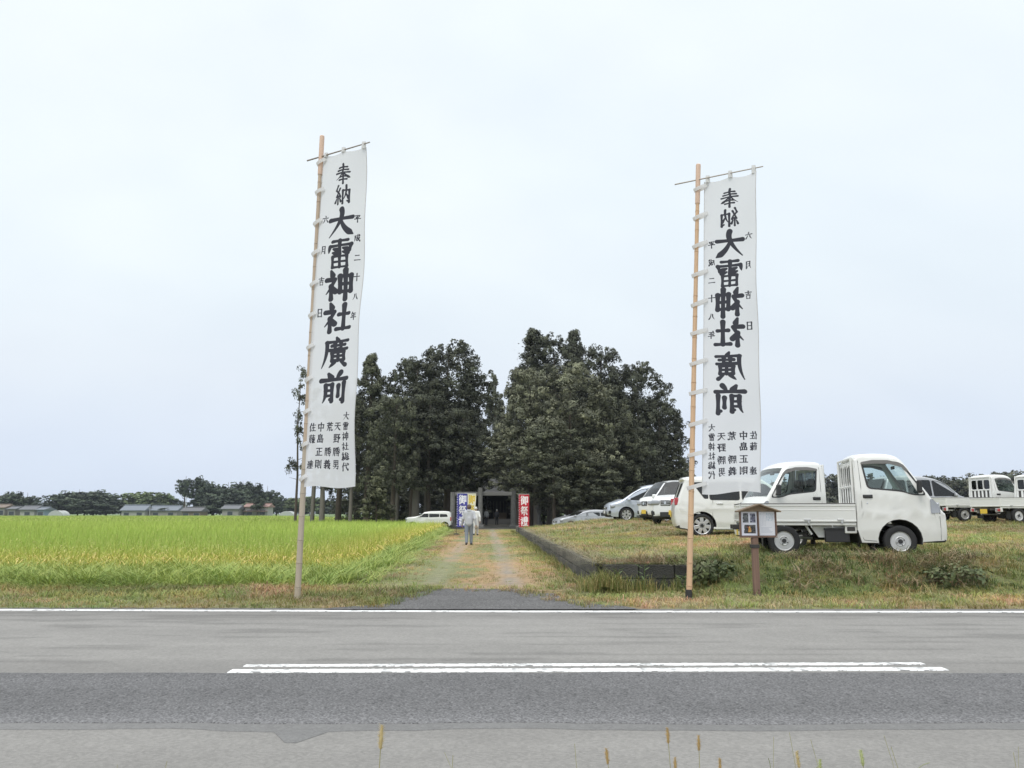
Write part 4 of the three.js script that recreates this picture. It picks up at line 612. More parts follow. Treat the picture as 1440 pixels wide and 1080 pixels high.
// ------------------------------------------------------------------ small banners by the gate
function smallBanner(label, px, top, bot, base, d, w, bg, ink, turn, text, side = 1) {
  const p = at(px, base, d), t = thing('small_banner', label, 'banner', [p.x, Math.max(0, p.y), -d], turn), y1 = at(px, top, d).y - p.y, y0 = at(px, bot, d).y - p.y;
  part('pole', cyl(.014, .012, y1 + .06, 0, (y1 + .06) / 2, 0, 8), M.black, t); part('crossbar', rod(V3(-.04 * side, y1, 0), V3(w * side + .03 * side, y1, 0), .008), M.plateWhite, t);
  part('foot', cyl(.16, .14, .1, 0, .05, 0, 10), M.black, t);
  const map = canvasTex(128, 384, (g, W, Hh) => { g.fillStyle = bg; g.fillRect(0, 0, W, Hh); g.fillStyle = ink; [...text].forEach((c, i) => brush(g, c, W * .52, Hh * (.18 + i * .32), 88, 100, 15)); for (let i = 0; i < 14; i++) g.fillRect(2, 10 + i * 27, 5, 12); });
  const g = new THREE.PlaneGeometry(w, y1 - y0, 6, 16), q = g.attributes.position; for (let i = 0; i < q.count; i++) q.setZ(i, .03 * Math.sin(q.getX(i) * 7 + q.getY(i) * 3) + .02 * Math.sin(q.getY(i) * 6));
  g.computeVertexNormals(); part('cloth', g.translate(w / 2 * side + .02 * side, (y0 + y1) / 2 - .015, 0), new THREE.MeshPhysicalMaterial({ map, roughness: .8, side: THREE.DoubleSide, transmission: .25, thickness: 0 }), t);
  for (let i = 0; i < 5; i++) part('loop', new THREE.TorusGeometry(.024, .006, 5, 10).rotateX(Math.PI / 2).translate(.008 * side, lerp(y0 + .06, y1 - .06, i / 4), 0), M.plateWhite, t);
}
smallBanner('blue banner with three white characters left of the gate', 641.5, 694, 741, 753, 47, .60, '#4a4a9e', '#f0f0f6', .1, '御祭禮');
smallBanner('white and yellow banner partly behind the blue one', 656, 694, 738, 748, 51, .62, '#e7e2c8', '#d8b93a', -.5, '御祭禮');
smallBanner('red banner with three white characters right of the gate', 729, 695, 741, 752, 48, .60, '#c22a3c', '#f6eeee', -.08, '御祭禮');
// ------------------------------------------------------------------ notice board
{
  const d = 12.25, p = at(1064.5, 839, d), t = thing('notice_board', 'small roofed wooden notice board with photographs on a brown post', 'notice board', [p.x, 0, -d], .06), X = (px) => at(px, 730, d).x - p.x, Y = (py) => at(1064, py, d).y;
  const brown = std([.20, .125, .095], .8, { map: woodT }), roofM = std([.25, .18, .12], .8, { map: woodT }); brown.color.multiplyScalar(1.3); roofM.color.multiplyScalar(1.2);
  part('post', rbox(.085, Y(756) + .1, .085, .008, 0, (Y(756) - .1) / 2, 0), brown, t);
  part('bracket', rbox(.11, .05, .11, .006, .0, Y(768), 0), M.under, t); part('bracket', rbox(.11, .04, .11, .006, 0, .03, 0), M.under, t);
  const x0 = X(1040), x1 = X(1090.5), y0 = Y(754.5), y1 = Y(718), w = x1 - x0, cx = (x0 + x1) / 2, cy = (y0 + y1) / 2, hh = y1 - y0;
  part('back_panel', rbox(w, hh, .03, .004, cx, cy, 0), brown, t);
  for (const [a, b, c, e] of [[cx, y0 - .006, w + .02, .014], [cx, y1 + .006, w + .02, .014]]) part('frame_rail', rbox(c, e, .07, .004, a, b, .015), brown, t);
  for (const x of [x0 - .004, x0 + w * .5, x1 + .004]) part('frame_stile', rbox(.013, hh - .02, .05, .004, x, cy, .015), brown, t);
  const paperL = canvasTex(256, 380, (g, W, Hh) => { g.fillStyle = '#e4e4ee'; g.fillRect(0, 0, W, Hh); const r = rng(5), img = (x, y, w2, h2, c) => { for (let i = 0; i < 120; i++) { g.fillStyle = c[Math.floor(r() * c.length)]; const a = x + r() * w2, b = y + r() * h2; g.fillRect(a, b, Math.min(w2 * .3, x + w2 - a), Math.min(h2 * .2, y + h2 - b)); } }; img(26, 24, 92, 150, ['#55565a', '#777a7c', '#3e4044', '#94969a']); img(142, 24, 92, 150, ['#6c6c80', '#8a8a9a', '#4c4c5a', '#a6a8b6']); img(34, 210, 196, 136, ['#4a4a4c', '#5e5a58', '#38383a']); for (let i = 0; i < 26; i++) { g.fillStyle = ['#d8963c', '#e8c88a', '#b8502a'][i % 3]; g.fillRect(100 + r() * 50, 228 + r() * 80, 14, 22); } });
  const paperR = canvasTex(256, 380, (g, W, Hh) => { g.fillStyle = '#e2e2e8'; g.fillRect(0, 0, W, Hh); const r = rng(6); for (let c = 0; c < 9; c++) { g.fillStyle = c > 3 ? '#7fa4b8' : '#b4b6c2'; const tall = c > 3 ? 150 : 230; for (let y = 26; y < tall; y += 9) if (r() < .85) g.fillRect(26 + c * 24 + r() * 2, y, c > 3 ? 11 : 6, 5); } g.fillStyle = '#b9bcc8'; for (let y = 250; y < 340; y += 16) g.fillRect(30, y, 100 + r() * 90, 5); });
  for (const [i, m] of [[0, paperL], [1, paperR]]) { const pw = w / 2 - .03, b = new THREE.Mesh(new THREE.PlaneGeometry(pw, hh - .03), new THREE.MeshStandardMaterial({ map: m, roughness: .6 })); b.name = 'poster'; b.position.set(x0 + w * (i ? .752 : .248), cy, .0185); t.add(b); }
  const ap = Y(709.5), ev = Y(719.5), xo = (X(1096) - X(1035)) / 2;
  for (const s of [-1, 1]) part('roof_board', rbox(Math.hypot(xo, ap - ev),   .02, .17, .005, 0, 0, 0), roofM, t, [cx + s * xo / 2, (ap + ev) / 2, .03], [0, 0, -s * Math.atan2(ap - ev, xo)]);
  const sh = new THREE.Shape([[-xo * .86, 0], [xo * .86, 0], [0, ap - ev - .02]].map((q) => new THREE.Vector2(...q)));
  part('gable', new THREE.ExtrudeGeometry(sh, { depth: .04, bevelEnabled: false }).translate(cx, ev + .004, .02), roofM, t);
}
// ------------------------------------------------------------------ people
function fieldMesh(bones, cell, k = .03) {   // bones: [ax, ay, az, bx, by, bz, ra, rb]; smooth union meshed on a grid
  const lo = [1e9, 1e9, 1e9], hi = [-1e9, -1e9, -1e9];
  for (const b of bones) for (let i = 0; i < 3; i++) { const m = Math.max(b[6], b[7]) + k; lo[i] = Math.min(lo[i], b[i] - m, b[i + 3] - m); hi[i] = Math.max(hi[i], b[i] + m, b[i + 3] + m); }
  const c = lo.map((v, i) => (v + hi[i]) / 2), half = Math.max(...hi.map((v, i) => v - lo[i])) / 2 * 1.06, res = Math.min(190, Math.ceil(2 * half / cell));
  const mc = new MarchingCubes(res, M.black, false, false, 160000); mc.isolation = 0;
  const F = mc.field; F.fill(-1);
  const pad = [lo, hi];
  for (let z = 0; z < res; z++) for (let y = 0; y < res; y++) for (let x = 0; x < res; x++) {
    const p = [x, y, z].map((v, i) => c[i] + (v - res / 2) / (res / 2) * half);
    if (p.some((v, i) => v < pad[0][i] - .02 || v > pad[1][i] + .02)) continue;
    let d = 1e3;
    for (const b of bones) {
      const ex = b[3] - b[0], ey = b[4] - b[1], ez = b[5] - b[2], l2 = ex * ex + ey * ey + ez * ez, t = l2 ? clamp(((p[0] - b[0]) * ex + (p[1] - b[1]) * ey + (p[2] - b[2]) * ez) / l2) : 0;
      const q = Math.hypot(p[0] - b[0] - ex * t, p[1] - b[1] - ey * t, p[2] - b[2] - ez * t) - lerp(b[6], b[7], t);
      const h = clamp(.5 + .5 * (d - q) / k); d = lerp(d, q, h) - k * h * (1 - h);
    }
    F[z * res * res + y * res + x] = -d;
  }
  mc.update();
  const n = mc.count, g = new THREE.BufferGeometry(), pos = new Float32Array(n * 3); for (let i = 0; i < n * 3; i++) pos[i] = mc.positionArray[i] * half + c[i % 3];
  g.setAttribute('position', new THREE.BufferAttribute(pos, 3)); const m2 = mergeVertices(g, 1e-4); m2.computeVertexNormals(); return m2;
}
// local axes: walks towards +x, left hand at -z
function person(label, pos, turn, H, c, o = {}) {
  const t = thing('person', label, 'person', pos, turn), s = H / 1.7, B = (...a) => a.map((v) => v * s), st = o.stride ?? .14, lean = o.lean ?? .03;
  const legs = [], feet = [], arms = [], hands = [];
  for (const z of [-1, 1]) {
    const f = z * st, hip = [0, .88, z * .09], knee = [f * .55 + .03, .48, z * .10], ank = [f, .09 + (f < 0 ? .03 : 0), z * .10];
    legs.push(B(...hip, ...knee, .085, .058), B(...knee, ...ank, .056, .040)); feet.push(B(ank[0] - .04, .045 + (f < 0 ? .03 : 0), ank[2], ank[0] + .15, .035, ank[2] + z * .02, .042, .034));
    const sh = [lean + .0, 1.40, z * .175], el = [-f * .6 - .03, 1.12, z * .25], wr = [-f * 1.0 + .03, .88, z * (o.armOut ?? .26)];
    arms.push(B(...sh, ...el, .052, .040), B(...el, ...wr, .040, .028));
    const dx = (wr[0] - el[0]), dy = wr[1] - el[1], L = Math.hypot(dx, dy), ux = dx / L, uy = dy / L, hd = [];
    hd.push(B(wr[0], wr[1], wr[2], wr[0] + ux * .08, wr[1] + uy * .08, wr[2], .026, .030));
    for (let i = 0; i < 4; i++) { const b = [wr[0] + ux * .085 + (i - 1.5) * .019 * -uy, wr[1] + uy * .085 + (i - 1.5) * .019 * ux, wr[2]], l = [.062, .072, .068, .052][i]; hd.push(B(...b, b[0] + ux * l * .55, b[1] + uy * l * .55, b[2] - z * .008, .0095, .009), B(b[0] + ux * l * .55, b[1] + uy * l * .55, b[2] - z * .008, b[0] + ux * l, b[1] + uy * l, b[2] - z * .028, .009, .0075)); }
    hd.push(B(wr[0] + ux * .03 + .024, wr[1] + uy * .03, wr[2] - z * .01, wr[0] + ux * .075 + .045, wr[1] + uy * .075, wr[2] - z * .025, .011, .009)); hands.push(hd);
  }
  const torso = [B(0, .92, 0, 0, 1.1, 0, .125, .115), B(0, .92, -.05, lean, 1.33, -.09, .11, .11), B(0, .92, .05, lean, 1.33, .09, .11, .11), B(lean, 1.38, -.1, lean, 1.38, .1, .08, .08)];
  const neck = [B(lean, 1.40, 0, lean + .02, 1.52, 0, .055, .050)], hx = lean + .03;
  const head = [B(hx - .02, 1.60, 0, hx - .005, 1.63, 0, .085, .085), B(hx + .02, 1.545, 0, hx + .025, 1.60, 0, .058, .07), B(hx + .06, 1.52, 0, hx + .065, 1.525, 0, .030, .028), B(hx + .085, 1.575, 0, hx + .105, 1.562, 0, .012, .014), B(hx, 1.575, .083, hx - .008, 1.60, .088, .014, .016), B(hx, 1.575, -.083, hx - .008, 1.60, -.088, .014, .016)];
  const body = [fieldMesh([...torso, ...neck, ...arms, ...legs, ...feet], .014 * s), fieldMesh(head, .006 * s, .02), ...hands.map((h) => fieldMesh(h, .0045 * s, .008))];
  part('body', join(body.map((g) => g.toNonIndexed())), std(c.skin ?? [.36, .22, .15], .6), t);
  const grow = (l, v) => l.map((b) => [...b.slice(0, 6), b[6] + v * s, b[7] + v * s]);
  const jac = [...grow(torso, .022), ...grow(arms, .017)]; if (o.coat) jac.push(B(0, 1.0, 0, 0, .62, 0, .16, .19));
  if (o.hood) jac.push(B(lean - .07, 1.46, -.05, lean - .07, 1.46, .05, .05, .05));
  part('jacket', fieldMesh(jac, .015 * s), std(c.top, .85), t);
  part('trousers', fieldMesh([...grow(legs, .02), B(0, .90, -.05, 0, .90, .05, .125, .125)], .015 * s), std(c.leg, .85), t);
  for (const f of feet) part('shoe', fieldMesh(grow([f], .008), .012 * s), std(c.shoe, .7), t);
  part(o.cap ? 'cap' : 'hair', fieldMesh([B(hx - .025, 1.625, 0, hx - .02, 1.65, 0, .09, .085), ...(o.cap ? [B(hx + .05, 1.64, -.02, hx + .13, 1.63, .0, .03, .012)] : [B(hx - .05, 1.56, 0, hx - .055, 1.60, 0, .065, .07)])], .008 * s), std(c.hair, .8), t);
  for (const z of [-1, 1]) part('eye', new THREE.SphereGeometry(.011 * s, 8, 6).translate((hx + .076) * s, 1.595 * s, z * .032 * s), std([.05, .04, .035], .3), t);
  part('mouth', rbox(.01, .006, .045, .003, 0, 0, 0).translate((hx + .088) * s / s, 1.532, 0).scale(s, s, s), std([.3, .13, .11], .6), t);
  return t;
}
{
  const g = (px, d) => { const p = at(px, 740, d); return [p.x, 0, -d]; };
  person('person in a light grey hooded jacket and grey blue trousers walking away on the path', g(659.5, 32.4), Math.PI / 2 + .05, 1.52, { top: [.46, .47, .50], leg: [.22, .25, .29], shoe: [.05, .045, .045], hair: [.11, .075, .055] }, { hood: 1, armOut: .30, stride: .11 });
  person('person in a white coat and cap walking just ahead of the grey jacket', g(669, 46.5), Math.PI / 2, 1.54, { top: [.66, .66, .64], leg: [.5, .5, .48], shoe: [.03, .03, .03], hair: [.6, .6, .6] }, { coat: 1, cap: 1 });
  person('person in a grey jacket standing in the shade inside the gate', g(684, 88), Math.PI / 2 + .6, 1.6, { top: [.33, .34, .35], leg: [.05, .05, .055], shoe: [.03, .03, .03], hair: [.09, .085, .08] }, { stride: .04 });
  person('person in dark clothes with a white cap before the shrine steps', g(698.5, 90), Math.PI / 2 - .4, 1.6, { top: [.045, .045, .05], leg: [.04, .04, .042], shoe: [.03, .03, .03], hair: [.62, .62, .6] }, { stride: .04, cap: 1 });
}
// ------------------------------------------------------------------ vehicles. Own axes: x forward, y up, z to the right
const rounded = (P, rad = .09) => { const o = [], N = P.length; P.forEach((p, i) => { if (p[4]) { o.push(p); return; } const a = P[(i + N - 1) % N], b = P[(i + 1) % N], la = Math.hypot(a[0] - p[0], a[1] - p[1]), lb = Math.hypot(b[0] - p[0], b[1] - p[1]), ra = Math.min(rad, la * .45) / la, rb = Math.min(rad, lb * .45) / lb; for (let k = 0; k <= 4; k++) { const t = k / 4, A = [lerp(p[0], a[0], ra), lerp(p[1], a[1], ra)], B = [lerp(p[0], b[0], rb), lerp(p[1], b[1], rb)]; o.push([(1 - t) ** 2 * A[0] + 2 * t * (1 - t) * p[0] + t * t * B[0], (1 - t) ** 2 * A[1] + 2 * t * (1 - t) * p[1] + t * t * B[1], p[2], k < 2 ? a[3] : p[3]]); } }); return o; };
// wheel arch as outline points running from front to back over the top, all of them kept sharp
const arch = (cx, cy, r, n = 12, a0 = -12) => Array.from({ length: n + 1 }, (_, i) => { const a = R(lerp(a0, 180 - a0, i / n)); return [cx + Math.cos(a) * r, cy + Math.sin(a) * r, .012, 'black', 1]; });
const roundPoly = (P, n = 2) => rounded(P.map((p) => [p[0], p[1], 0, '']), n > 1 ? .07 : .03).map((p) => [p[0], p[1]]);
const tess = new TessellateModifier(.16, 5);
function onSide(poly, holes, w, off = 0, side = 1) {   // a flat outline bent over the flank of the body
  const s = new THREE.Shape(poly.map((p) => new THREE.Vector2(p[0], p[1]))); for (const h of holes) s.holes.push(new THREE.Path(h.map((p) => new THREE.Vector2(p[0], p[1]))));
  let g = new THREE.ShapeGeometry(s).toNonIndexed(); g.deleteAttribute('uv'); g = tess.modify(g);
  const p = g.attributes.position, n = new Float32Array(p.count * 3), e = .01;
  for (let i = 0; i < p.count; i++) { const x = p.getX(i), y = p.getY(i), z = w(x, y), v = V3(-(w(x + e, y) - w(x - e, y)) / (2 * e), -(w(x, y + e) - w(x, y - e)) / (2 * e), 1).normalize(); p.setXYZ(i, x + v.x * off, y + v.y * off, (z + v.z * off) * side); n.set([v.x, v.y, v.z * side], i * 3); }
  g.setAttribute('normal', new THREE.BufferAttribute(n, 3));
  if (side < 0) { const a = p.array; for (let i = 0; i < p.count; i += 3) for (let c = 0; c < 3; c++) { let t = a[(i + 1) * 3 + c]; a[(i + 1) * 3 + c] = a[(i + 2) * 3 + c]; a[(i + 2) * 3 + c] = t; t = n[(i + 1) * 3 + c]; n[(i + 1) * 3 + c] = n[(i + 2) * 3 + c]; n[(i + 2) * 3 + c] = t; } }
  return g;
}
const ringOf = (poly, d) => { const c = poly.reduce((a, p) => [a[0] + p[0] / poly.length, a[1] + p[1] / poly.length], [0, 0]); return poly.map((p) => { const L = Math.hypot(p[0] - c[0], p[1] - c[1]); return [p[0] + (p[0] - c[0]) / L * d, p[1] + (p[1] - c[1]) / L * d]; }); };
function shell(outline, holes, w, opt = {}) {
  const P = rounded(outline, opt.round ?? .13), N = P.length, inn = P.map((p, i) => { const a = P[(i + N - 1) % N], b = P[(i + 1) % N], d = [b[0] - a[0], b[1] - a[1]], L = Math.hypot(...d) || 1; return [d[1] / L, -d[0] / L]; });
  const inset = P.map((p, i) => [p[0] + inn[i][0] * p[2], p[1] + inn[i][1] * p[2]]);
  const out = { body: [], glass: [], black: [] }, K = 3, cross = [1, .94, .6, .2, -.2, -.6, -.94, -1];
  const rings = P.map((p, i) => {
    const r = [], W = w(...inset[i]), pt = (f, z) => V3(p[0] + inn[i][0] * f, p[1] + inn[i][1] * f, z);
    for (let k = 0; k < K; k++) { const a = k / K * Math.PI / 2; r.push(pt(p[2] * (1 - Math.sin(a)), W - p[2] * (1 - Math.cos(a)))); }
    const zm = W - p[2]; for (const c of cross) r.push(pt(-(p[3] === 'black' ? 0 : opt.bulge ?? .025) * (1 - c * c), zm * c));
    for (let k = K - 1; k >= 0; k--) { const a = k / K * Math.PI / 2; r.push(pt(p[2] * (1 - Math.sin(a)), -(W - p[2] * (1 - Math.cos(a))))); } return r;
  });
  for (let i = 0; i < N; i++) { const A = rings[i], B = rings[(i + 1) % N], tg = P[i][3] || 'body'; for (let j = 0; j + 1 < A.length; j++) { if (tg === 'skip') continue; const edge = j < K + 1 || j > A.length - K - 3, l = out[tg === 'glass' && edge ? 'body' : tg]; l.push(A[j], B[j], A[j + 1], B[j], B[j + 1], A[j + 1]); } }
  const geo = (l) => { let g = new THREE.BufferGeometry(); g.setAttribute('position', new THREE.Float32BufferAttribute(l.flatMap((v) => [v.x, v.y, v.z]), 3)); g = mergeVertices(g, 1e-4); g.computeVertexNormals(); return toCreasedNormals(g, .7); };
  const body = []; if (out.body.length) body.push(geo(out.body)); for (const s of [1, -1]) body.push(onSide(inset, holes, w, 0, s));
  return { body: join(body), glass: out.glass.length ? geo(out.glass) : null, black: out.black.length ? geo(out.black) : null };
}
function wheelGeo(Rt, Rr, wd, style) {
  const tyre = new THREE.LatheGeometry([[Rr, -wd * .42], [Rr + .02, -wd * .5], [Rt - .03, -wd * .5], [Rt - .006, -wd * .4], [Rt, -wd * .15], [Rt, wd * .15], [Rt - .006, wd * .4], [Rt - .03, wd * .5], [Rr + .02, wd * .5], [Rr, wd * .42]].map(([a, b]) => new THREE.Vector2(a, b)), 32).rotateX(Math.PI / 2);
  const rim = [new THREE.LatheGeometry([[Rr * .99, -wd * .4], [Rr * .93, 0], [Rr * .92, wd * .36], [Rr * 1.0, wd * .43], [Rr * 1.02, wd * .40]].map(([a, b]) => new THREE.Vector2(a, b)), 32).rotateX(Math.PI / 2)];
  if (style === 'steel') {
    const s = new THREE.Shape(); s.absarc(0, 0, Rr * .93, 0, Math.PI * 2, false);
    for (let i = 0; i < 12; i++) { const a = i / 12 * 6.283, h = new THREE.Path(); h.absellipse(Math.cos(a) * Rr * .72, Math.sin(a) * Rr * .72, Rr * .13, Rr * .12, 0, 6.283, true, a); s.holes.push(h); }
    rim.push(new THREE.ExtrudeGeometry(s, { depth: .02, bevelEnabled: true, bevelSize: .006, bevelThickness: .006, bevelSegments: 1, curveSegments: 24 }).translate(0, 0, wd * .16));
    rim.push(new THREE.LatheGeometry([[.0, .012], [Rr * .3, .012], [Rr * .42, .03], [Rr * .5, .03], [Rr * .58, .004]].map(([a, b]) => new THREE.Vector2(a, b)), 24).rotateX(Math.PI / 2).scale(1, 1, 1).translate(0, 0, wd * .18));
  } else {
    for (let i = 0; i < 7; i++) { const s = new THREE.Shape([[-.03, 0], [.03, 0], [.045, Rr * .93], [-.045, Rr * .93]].map((p) => new THREE.Vector2(...p))); rim.push(new THREE.ExtrudeGeometry(s, { depth: .03, bevelEnabled: true, bevelSize: .008, bevelThickness: .008, bevelSegments: 2 }).translate(0, 0, wd * .18).rotateZ(i / 7 * 6.283)); }
    rim.push(cyl(.05, .045, .05, 0, 0, 0, 16).rotateX(Math.PI / 2).translate(0, 0, wd * .24));
  }
  const nuts = []; for (let i = 0; i < 4; i++) nuts.push(cyl(.011, .010, .03, 0, 0, 0, 6).rotateX(Math.PI / 2).translate(Math.cos(i * 1.571 + .4) * Rr * .38, Math.sin(i * 1.571 + .4) * Rr * .38, wd * .36));
  const hub = [cyl(.042, .036, .05, 0, 0, 0, 16).rotateX(Math.PI / 2).translate(0, 0, wd * .34), ...(style === 'steel' ? nuts : [])];
  const back = cyl(Rr * .9, Rr * .9, .02, 0, 0, 0, 24).rotateX(Math.PI / 2).translate(0, 0, -wd * .1);
  return { tyre, rim: join(rim), hub: join(hub), back };
}
const WHEELS = { kei: wheelGeo(.272, .165, .145, 'steel'), alloy: wheelGeo(.315, .225, .19, 'alloy'), small: wheelGeo(.285, .19, .16, 'alloy') };
function wheel(t, kind, x, z) { const k = WHEELS[kind], y = kind === 'kei' ? .272 : kind === 'alloy' ? .315 : .285, g = new THREE.Group(); g.name = 'wheel'; g.position.set(x, y, z); if (z < 0) g.rotation.y = Math.PI; g.rotation.z = x * 1.3; t.add(g); part('tyre', k.tyre, M.rubber, g); part('rim', k.rim, kind === 'kei' ? M.steel : M.alloy, g); part('hub', k.hub, M.black, g); part('brake_drum', k.back, M.under, g); }
function sideStrip(P, w, side, wd, off) { // a narrow strip along a line on the flank: panel gaps, rails
  const pts = P.map(([x, y]) => V3(x, y, (w(x, y) + off) * side)); return new THREE.TubeGeometry(new THREE.CatmullRomCurve3(pts, false, 'catmullrom', .05), pts.length * 6, wd, 4);
}
// ---------------- small cab-over pickup truck
function makeTruck(name, label, group) {
  const t = thing(name, label, 'pickup truck', [0, 0, 0], 0, group);
  const w = (x, y) => .737 - Math.max(0, y - 1.08) * .15 - .35 * Math.max(0, y - 1.55) ** 2 - Math.max(0, x - .40) ** 2 * .75 - (y < .45 ? (.45 - y) * .12 : 0) + .008 * Math.exp(-(((y - .74) / .05) ** 2));
  const outline = [[-.68, .46, .004, 'skip', 1], [-.675, 1.0, .004, 'skip', 1], [-.665, 1.66, .01, 'body', 1], [-.655, 1.72, .05], [-.60, 1.765, .07], [-.30, 1.785, .09], [-.05, 1.765, .09], [.06, 1.715, .07], [.125, 1.65, .06, 'glass', 1], [.31, 1.365, .05, 'glass'], [.50, 1.07, .05, 'body', 1], [.545, 1.0, .06], [.655, .86, .07], [.735, .76, .06], [.765, .73, .04], [.775, .55, .06], [.775, .36, .06], [.76, .275, .05, 'black'], [.70, .255, .03, 'black'], [.36, .255, .012, 'black', 1], ...arch(0, .29, .345), [-.355, .235, .012, 'black', 1], [-.63, .235, .02, 'black', 1]];
  const win = roundPoly([[-.545, 1.63], [-.475, 1.175], [.06, 1.125], [.24, 1.06], [.455, 1.055], [.14, 1.56], [.06, 1.615], [-.1, 1.64], [-.35, 1.64]], 2);
  const S = shell(outline, [win], w, { bulge: .03, round: .10 });
  part('cab', S.body, M.white, t); part('windscreen', S.glass, M.glass, t); part('cab_floor', S.black, M.under, t);
  // rear wall of the cab with a three pane window and a louvred vent
  const zz = (y) => w(-.67, y) - .002, rw = new THREE.Shape([[-zz(.5), .46], [zz(.5), .46], [zz(1.1), 1.1], [zz(1.65), 1.655], [-zz(1.65), 1.655], [-zz(1.1), 1.1]].map((p) => new THREE.Vector2(...p)));
  const panes = [[-.53, -.20], [-.17, .17], [.20, .53]]; for (const [a, b] of panes) rw.holes.push(new THREE.Path(roundPoly([[a, 1.24], [b, 1.24], [b, 1.59], [a, 1.59]], 2).map((p) => new THREE.Vector2(...p))));
  part('rear_wall', new THREE.ExtrudeGeometry(rw, { depth: .02, bevelEnabled: false }).rotateY(-Math.PI / 2).translate(-.66, 0, 0), M.white, t);
  for (const [a, b] of panes) { const p = part('rear_window', box(.006, .38, b - a + .02, -.667, 1.415, (a + b) / 2), M.tint, t); }
  for (const s of [1, -1]) {
    part('side_window', onSide(win, [], w, -.012, s), M.glass, t);
    part('window_seal', onSide(ringOf(win, .012), [ringOf(win, -.022)], w, .003, s), M.black, t);
    part('rain_visor', onSide(roundPoly([[-.555, 1.585], [-.35, 1.60], [-.1, 1.595], [.10, 1.535], [.18, 1.455], [.21, 1.475], [.13, 1.585], [-.1, 1.66], [-.36, 1.665], [-.555, 1.63]], 1), [], w, .014, s), M.trim, t);
    part('door_gap', [sideStrip([[-.60, 1.66], [-.585, 1.2], [-.59, .9], [-.60, .30], [-.37, .275]], w, s, .004, .001), sideStrip([[.655, .70], [.66, .5], [.655, .30]], w, s, .003, .001)], M.under, t);
    part('door_handle', [rbox(.13, .045, .03, .01, -.485, 1.035, s * (w(-.48, 1.03) + .008)), rbox(.16, .06, .006, .003, -.485, 1.035, s * (w(-.48, 1.03) + .001))], M.black, t);
    part('key_lock', cyl(.012, .012, .008, 0, 0, 0, 8).rotateX(Math.PI / 2).translate(-.50, .92, s * (w(-.5, .92) + .003)), M.chrome, t);
    part('headlamp', [onSide(roundPoly([[.505, .99], [.505, .74], [.66, .76], [.655, .86], [.56, .985]], 1), [], w, .008, s), rbox(.06, .20, .16, .03, .655, .83, s * .56)], M.lampClear, t);
part('turn_signal', rbox(.03, .13, .05, .012, .655, .80, s * (w(.655, .8) - .012)), M.lampClear, t);
    const mz = s * (w(.2, 1.1) + .10); part('mirror', [rbox(.07, .22, .13, .03, .33, 1.20, mz), rod(V3(.34, 1.10, s * .70), V3(.34, 1.16, mz), .018)], M.black, t);
    part('mud_guard', box(.012, .22, .2, -.42, .24, s * .60), M.black, t);
    wheel(t, 'kei', 0, s * .648); wheel(t, 'kei', -1.9, s * .648);
    // bed side gate with pressed ribs and dark top rail
    const z = s * .718; const gate = part('side_gate', [rbox(1.93, .30, .028, .01, -1.655, .755, z), rbox(1.93, .045, .045, .012, -1.655, .885, z), rbox(1.93, .035, .044, .01, -1.655, .615, z), rbox(1.90, .022, .036, .008, -1.655, .80, z)], M.white, t);
    part('top_rail', rbox(1.93, .016, .05, .006, -1.655, .914, z), M.trim, gate);
    for (const x of [-2.2, -1.5, -.95]) part('gate_latch', [rbox(.11, .03, .02, .006, x, .635, z + s * .026), rbox(.03, .06, .03, .006, x + .02, .60, z + s * .02)], M.steel, gate);
    part('bed_sill', rbox(1.93, .05, .05, .01, -1.655, .562, s * .69), M.white, t);
    for (const x of [-2.3, -1.9, -1.45, -1.1]) part('rope_hook', rod(V3(x, .56, s * .70), V3(x + .02, .50, s * .712), .007), M.steel, t);
    part('bed_strut', rod(V3(-1.52, .55, s * .60), V3(-1.42, .38, s * .60), .022), M.white, t);
    part('chassis_bracket', new THREE.ExtrudeGeometry(new THREE.Shape([[-1.43, .52], [-1.30, .33], [-1.17, .33], [-1.10, .47], [-.70, .47], [-.70, .54]].map((p) => new THREE.Vector2(...p))), { depth: .03, bevelEnabled: false }).translate(0, 0, s * .54 - .015), M.white, t);
    part('side_box', [rbox(.20, .16, .05, .02, -.78, .48, s * .66)], M.white, t); part('reflector_hole', rbox(.13, .07, .01, .004, -.78, .48, s * .69), M.under, t);
    part('rear_mud_flap', box(.01, .25, .18, -2.26, .3, s * .62), M.black, t);
    part('tail_lamp', [rbox(.04, .10, .12, .012, -2.62, .475, s * .62)], M.lampRed, t); part('reverse_lamp', rbox(.04, .10, .08, .012, -2.62, .475, s * .51), M.lampClear, t);
    part('lamp_bracket', rbox(.05, .13, .30, .01, -2.595, .475, s * .585), M.white, t);
  }
  part('bed_floor', [box(1.92, .03, 1.40, -1.655, .60, 0), ...[-.5, -.25, 0, .25, .5].map((z) => rbox(1.9, .012, .06, .004, -1.655, .618, z))], M.white, t);
  const tg = part('tailgate', [rbox(.028, .30, 1.43, .01, -2.625, .755, 0), rbox(.045, .045, 1.43, .012, -2.625, .885, 0), rbox(.044, .035, 1.43, .01, -2.625, .615, 0)], M.white, t); part('top_rail', rbox(.05, .016, 1.43, .006, -2.625, .914, 0), M.trim, tg);
  part('front_gate', [rbox(.03, .30, 1.40, .01, -.705, .755, 0)], M.white, t);
  // guard frame behind the cab window with slats
  part('guard_frame', [rod(V3(-.705, .6, .64), V3(-.705, 1.70, .60), .022), rod(V3(-.705, .6, -.64), V3(-.705, 1.70, -.60), .022), rod(V3(-.705, 1.70, -.61), V3(-.705, 1.70, .61), .022), rod(V3(-.705, 1.215, -.62), V3(-.705, 1.215, .62), .010)], M.white, t);
  for (const z of [-.185, .185]) part('guard_bar', rod(V3(-.705, 1.215, z), V3(-.705, 1.70, z), .008), M.white, t);
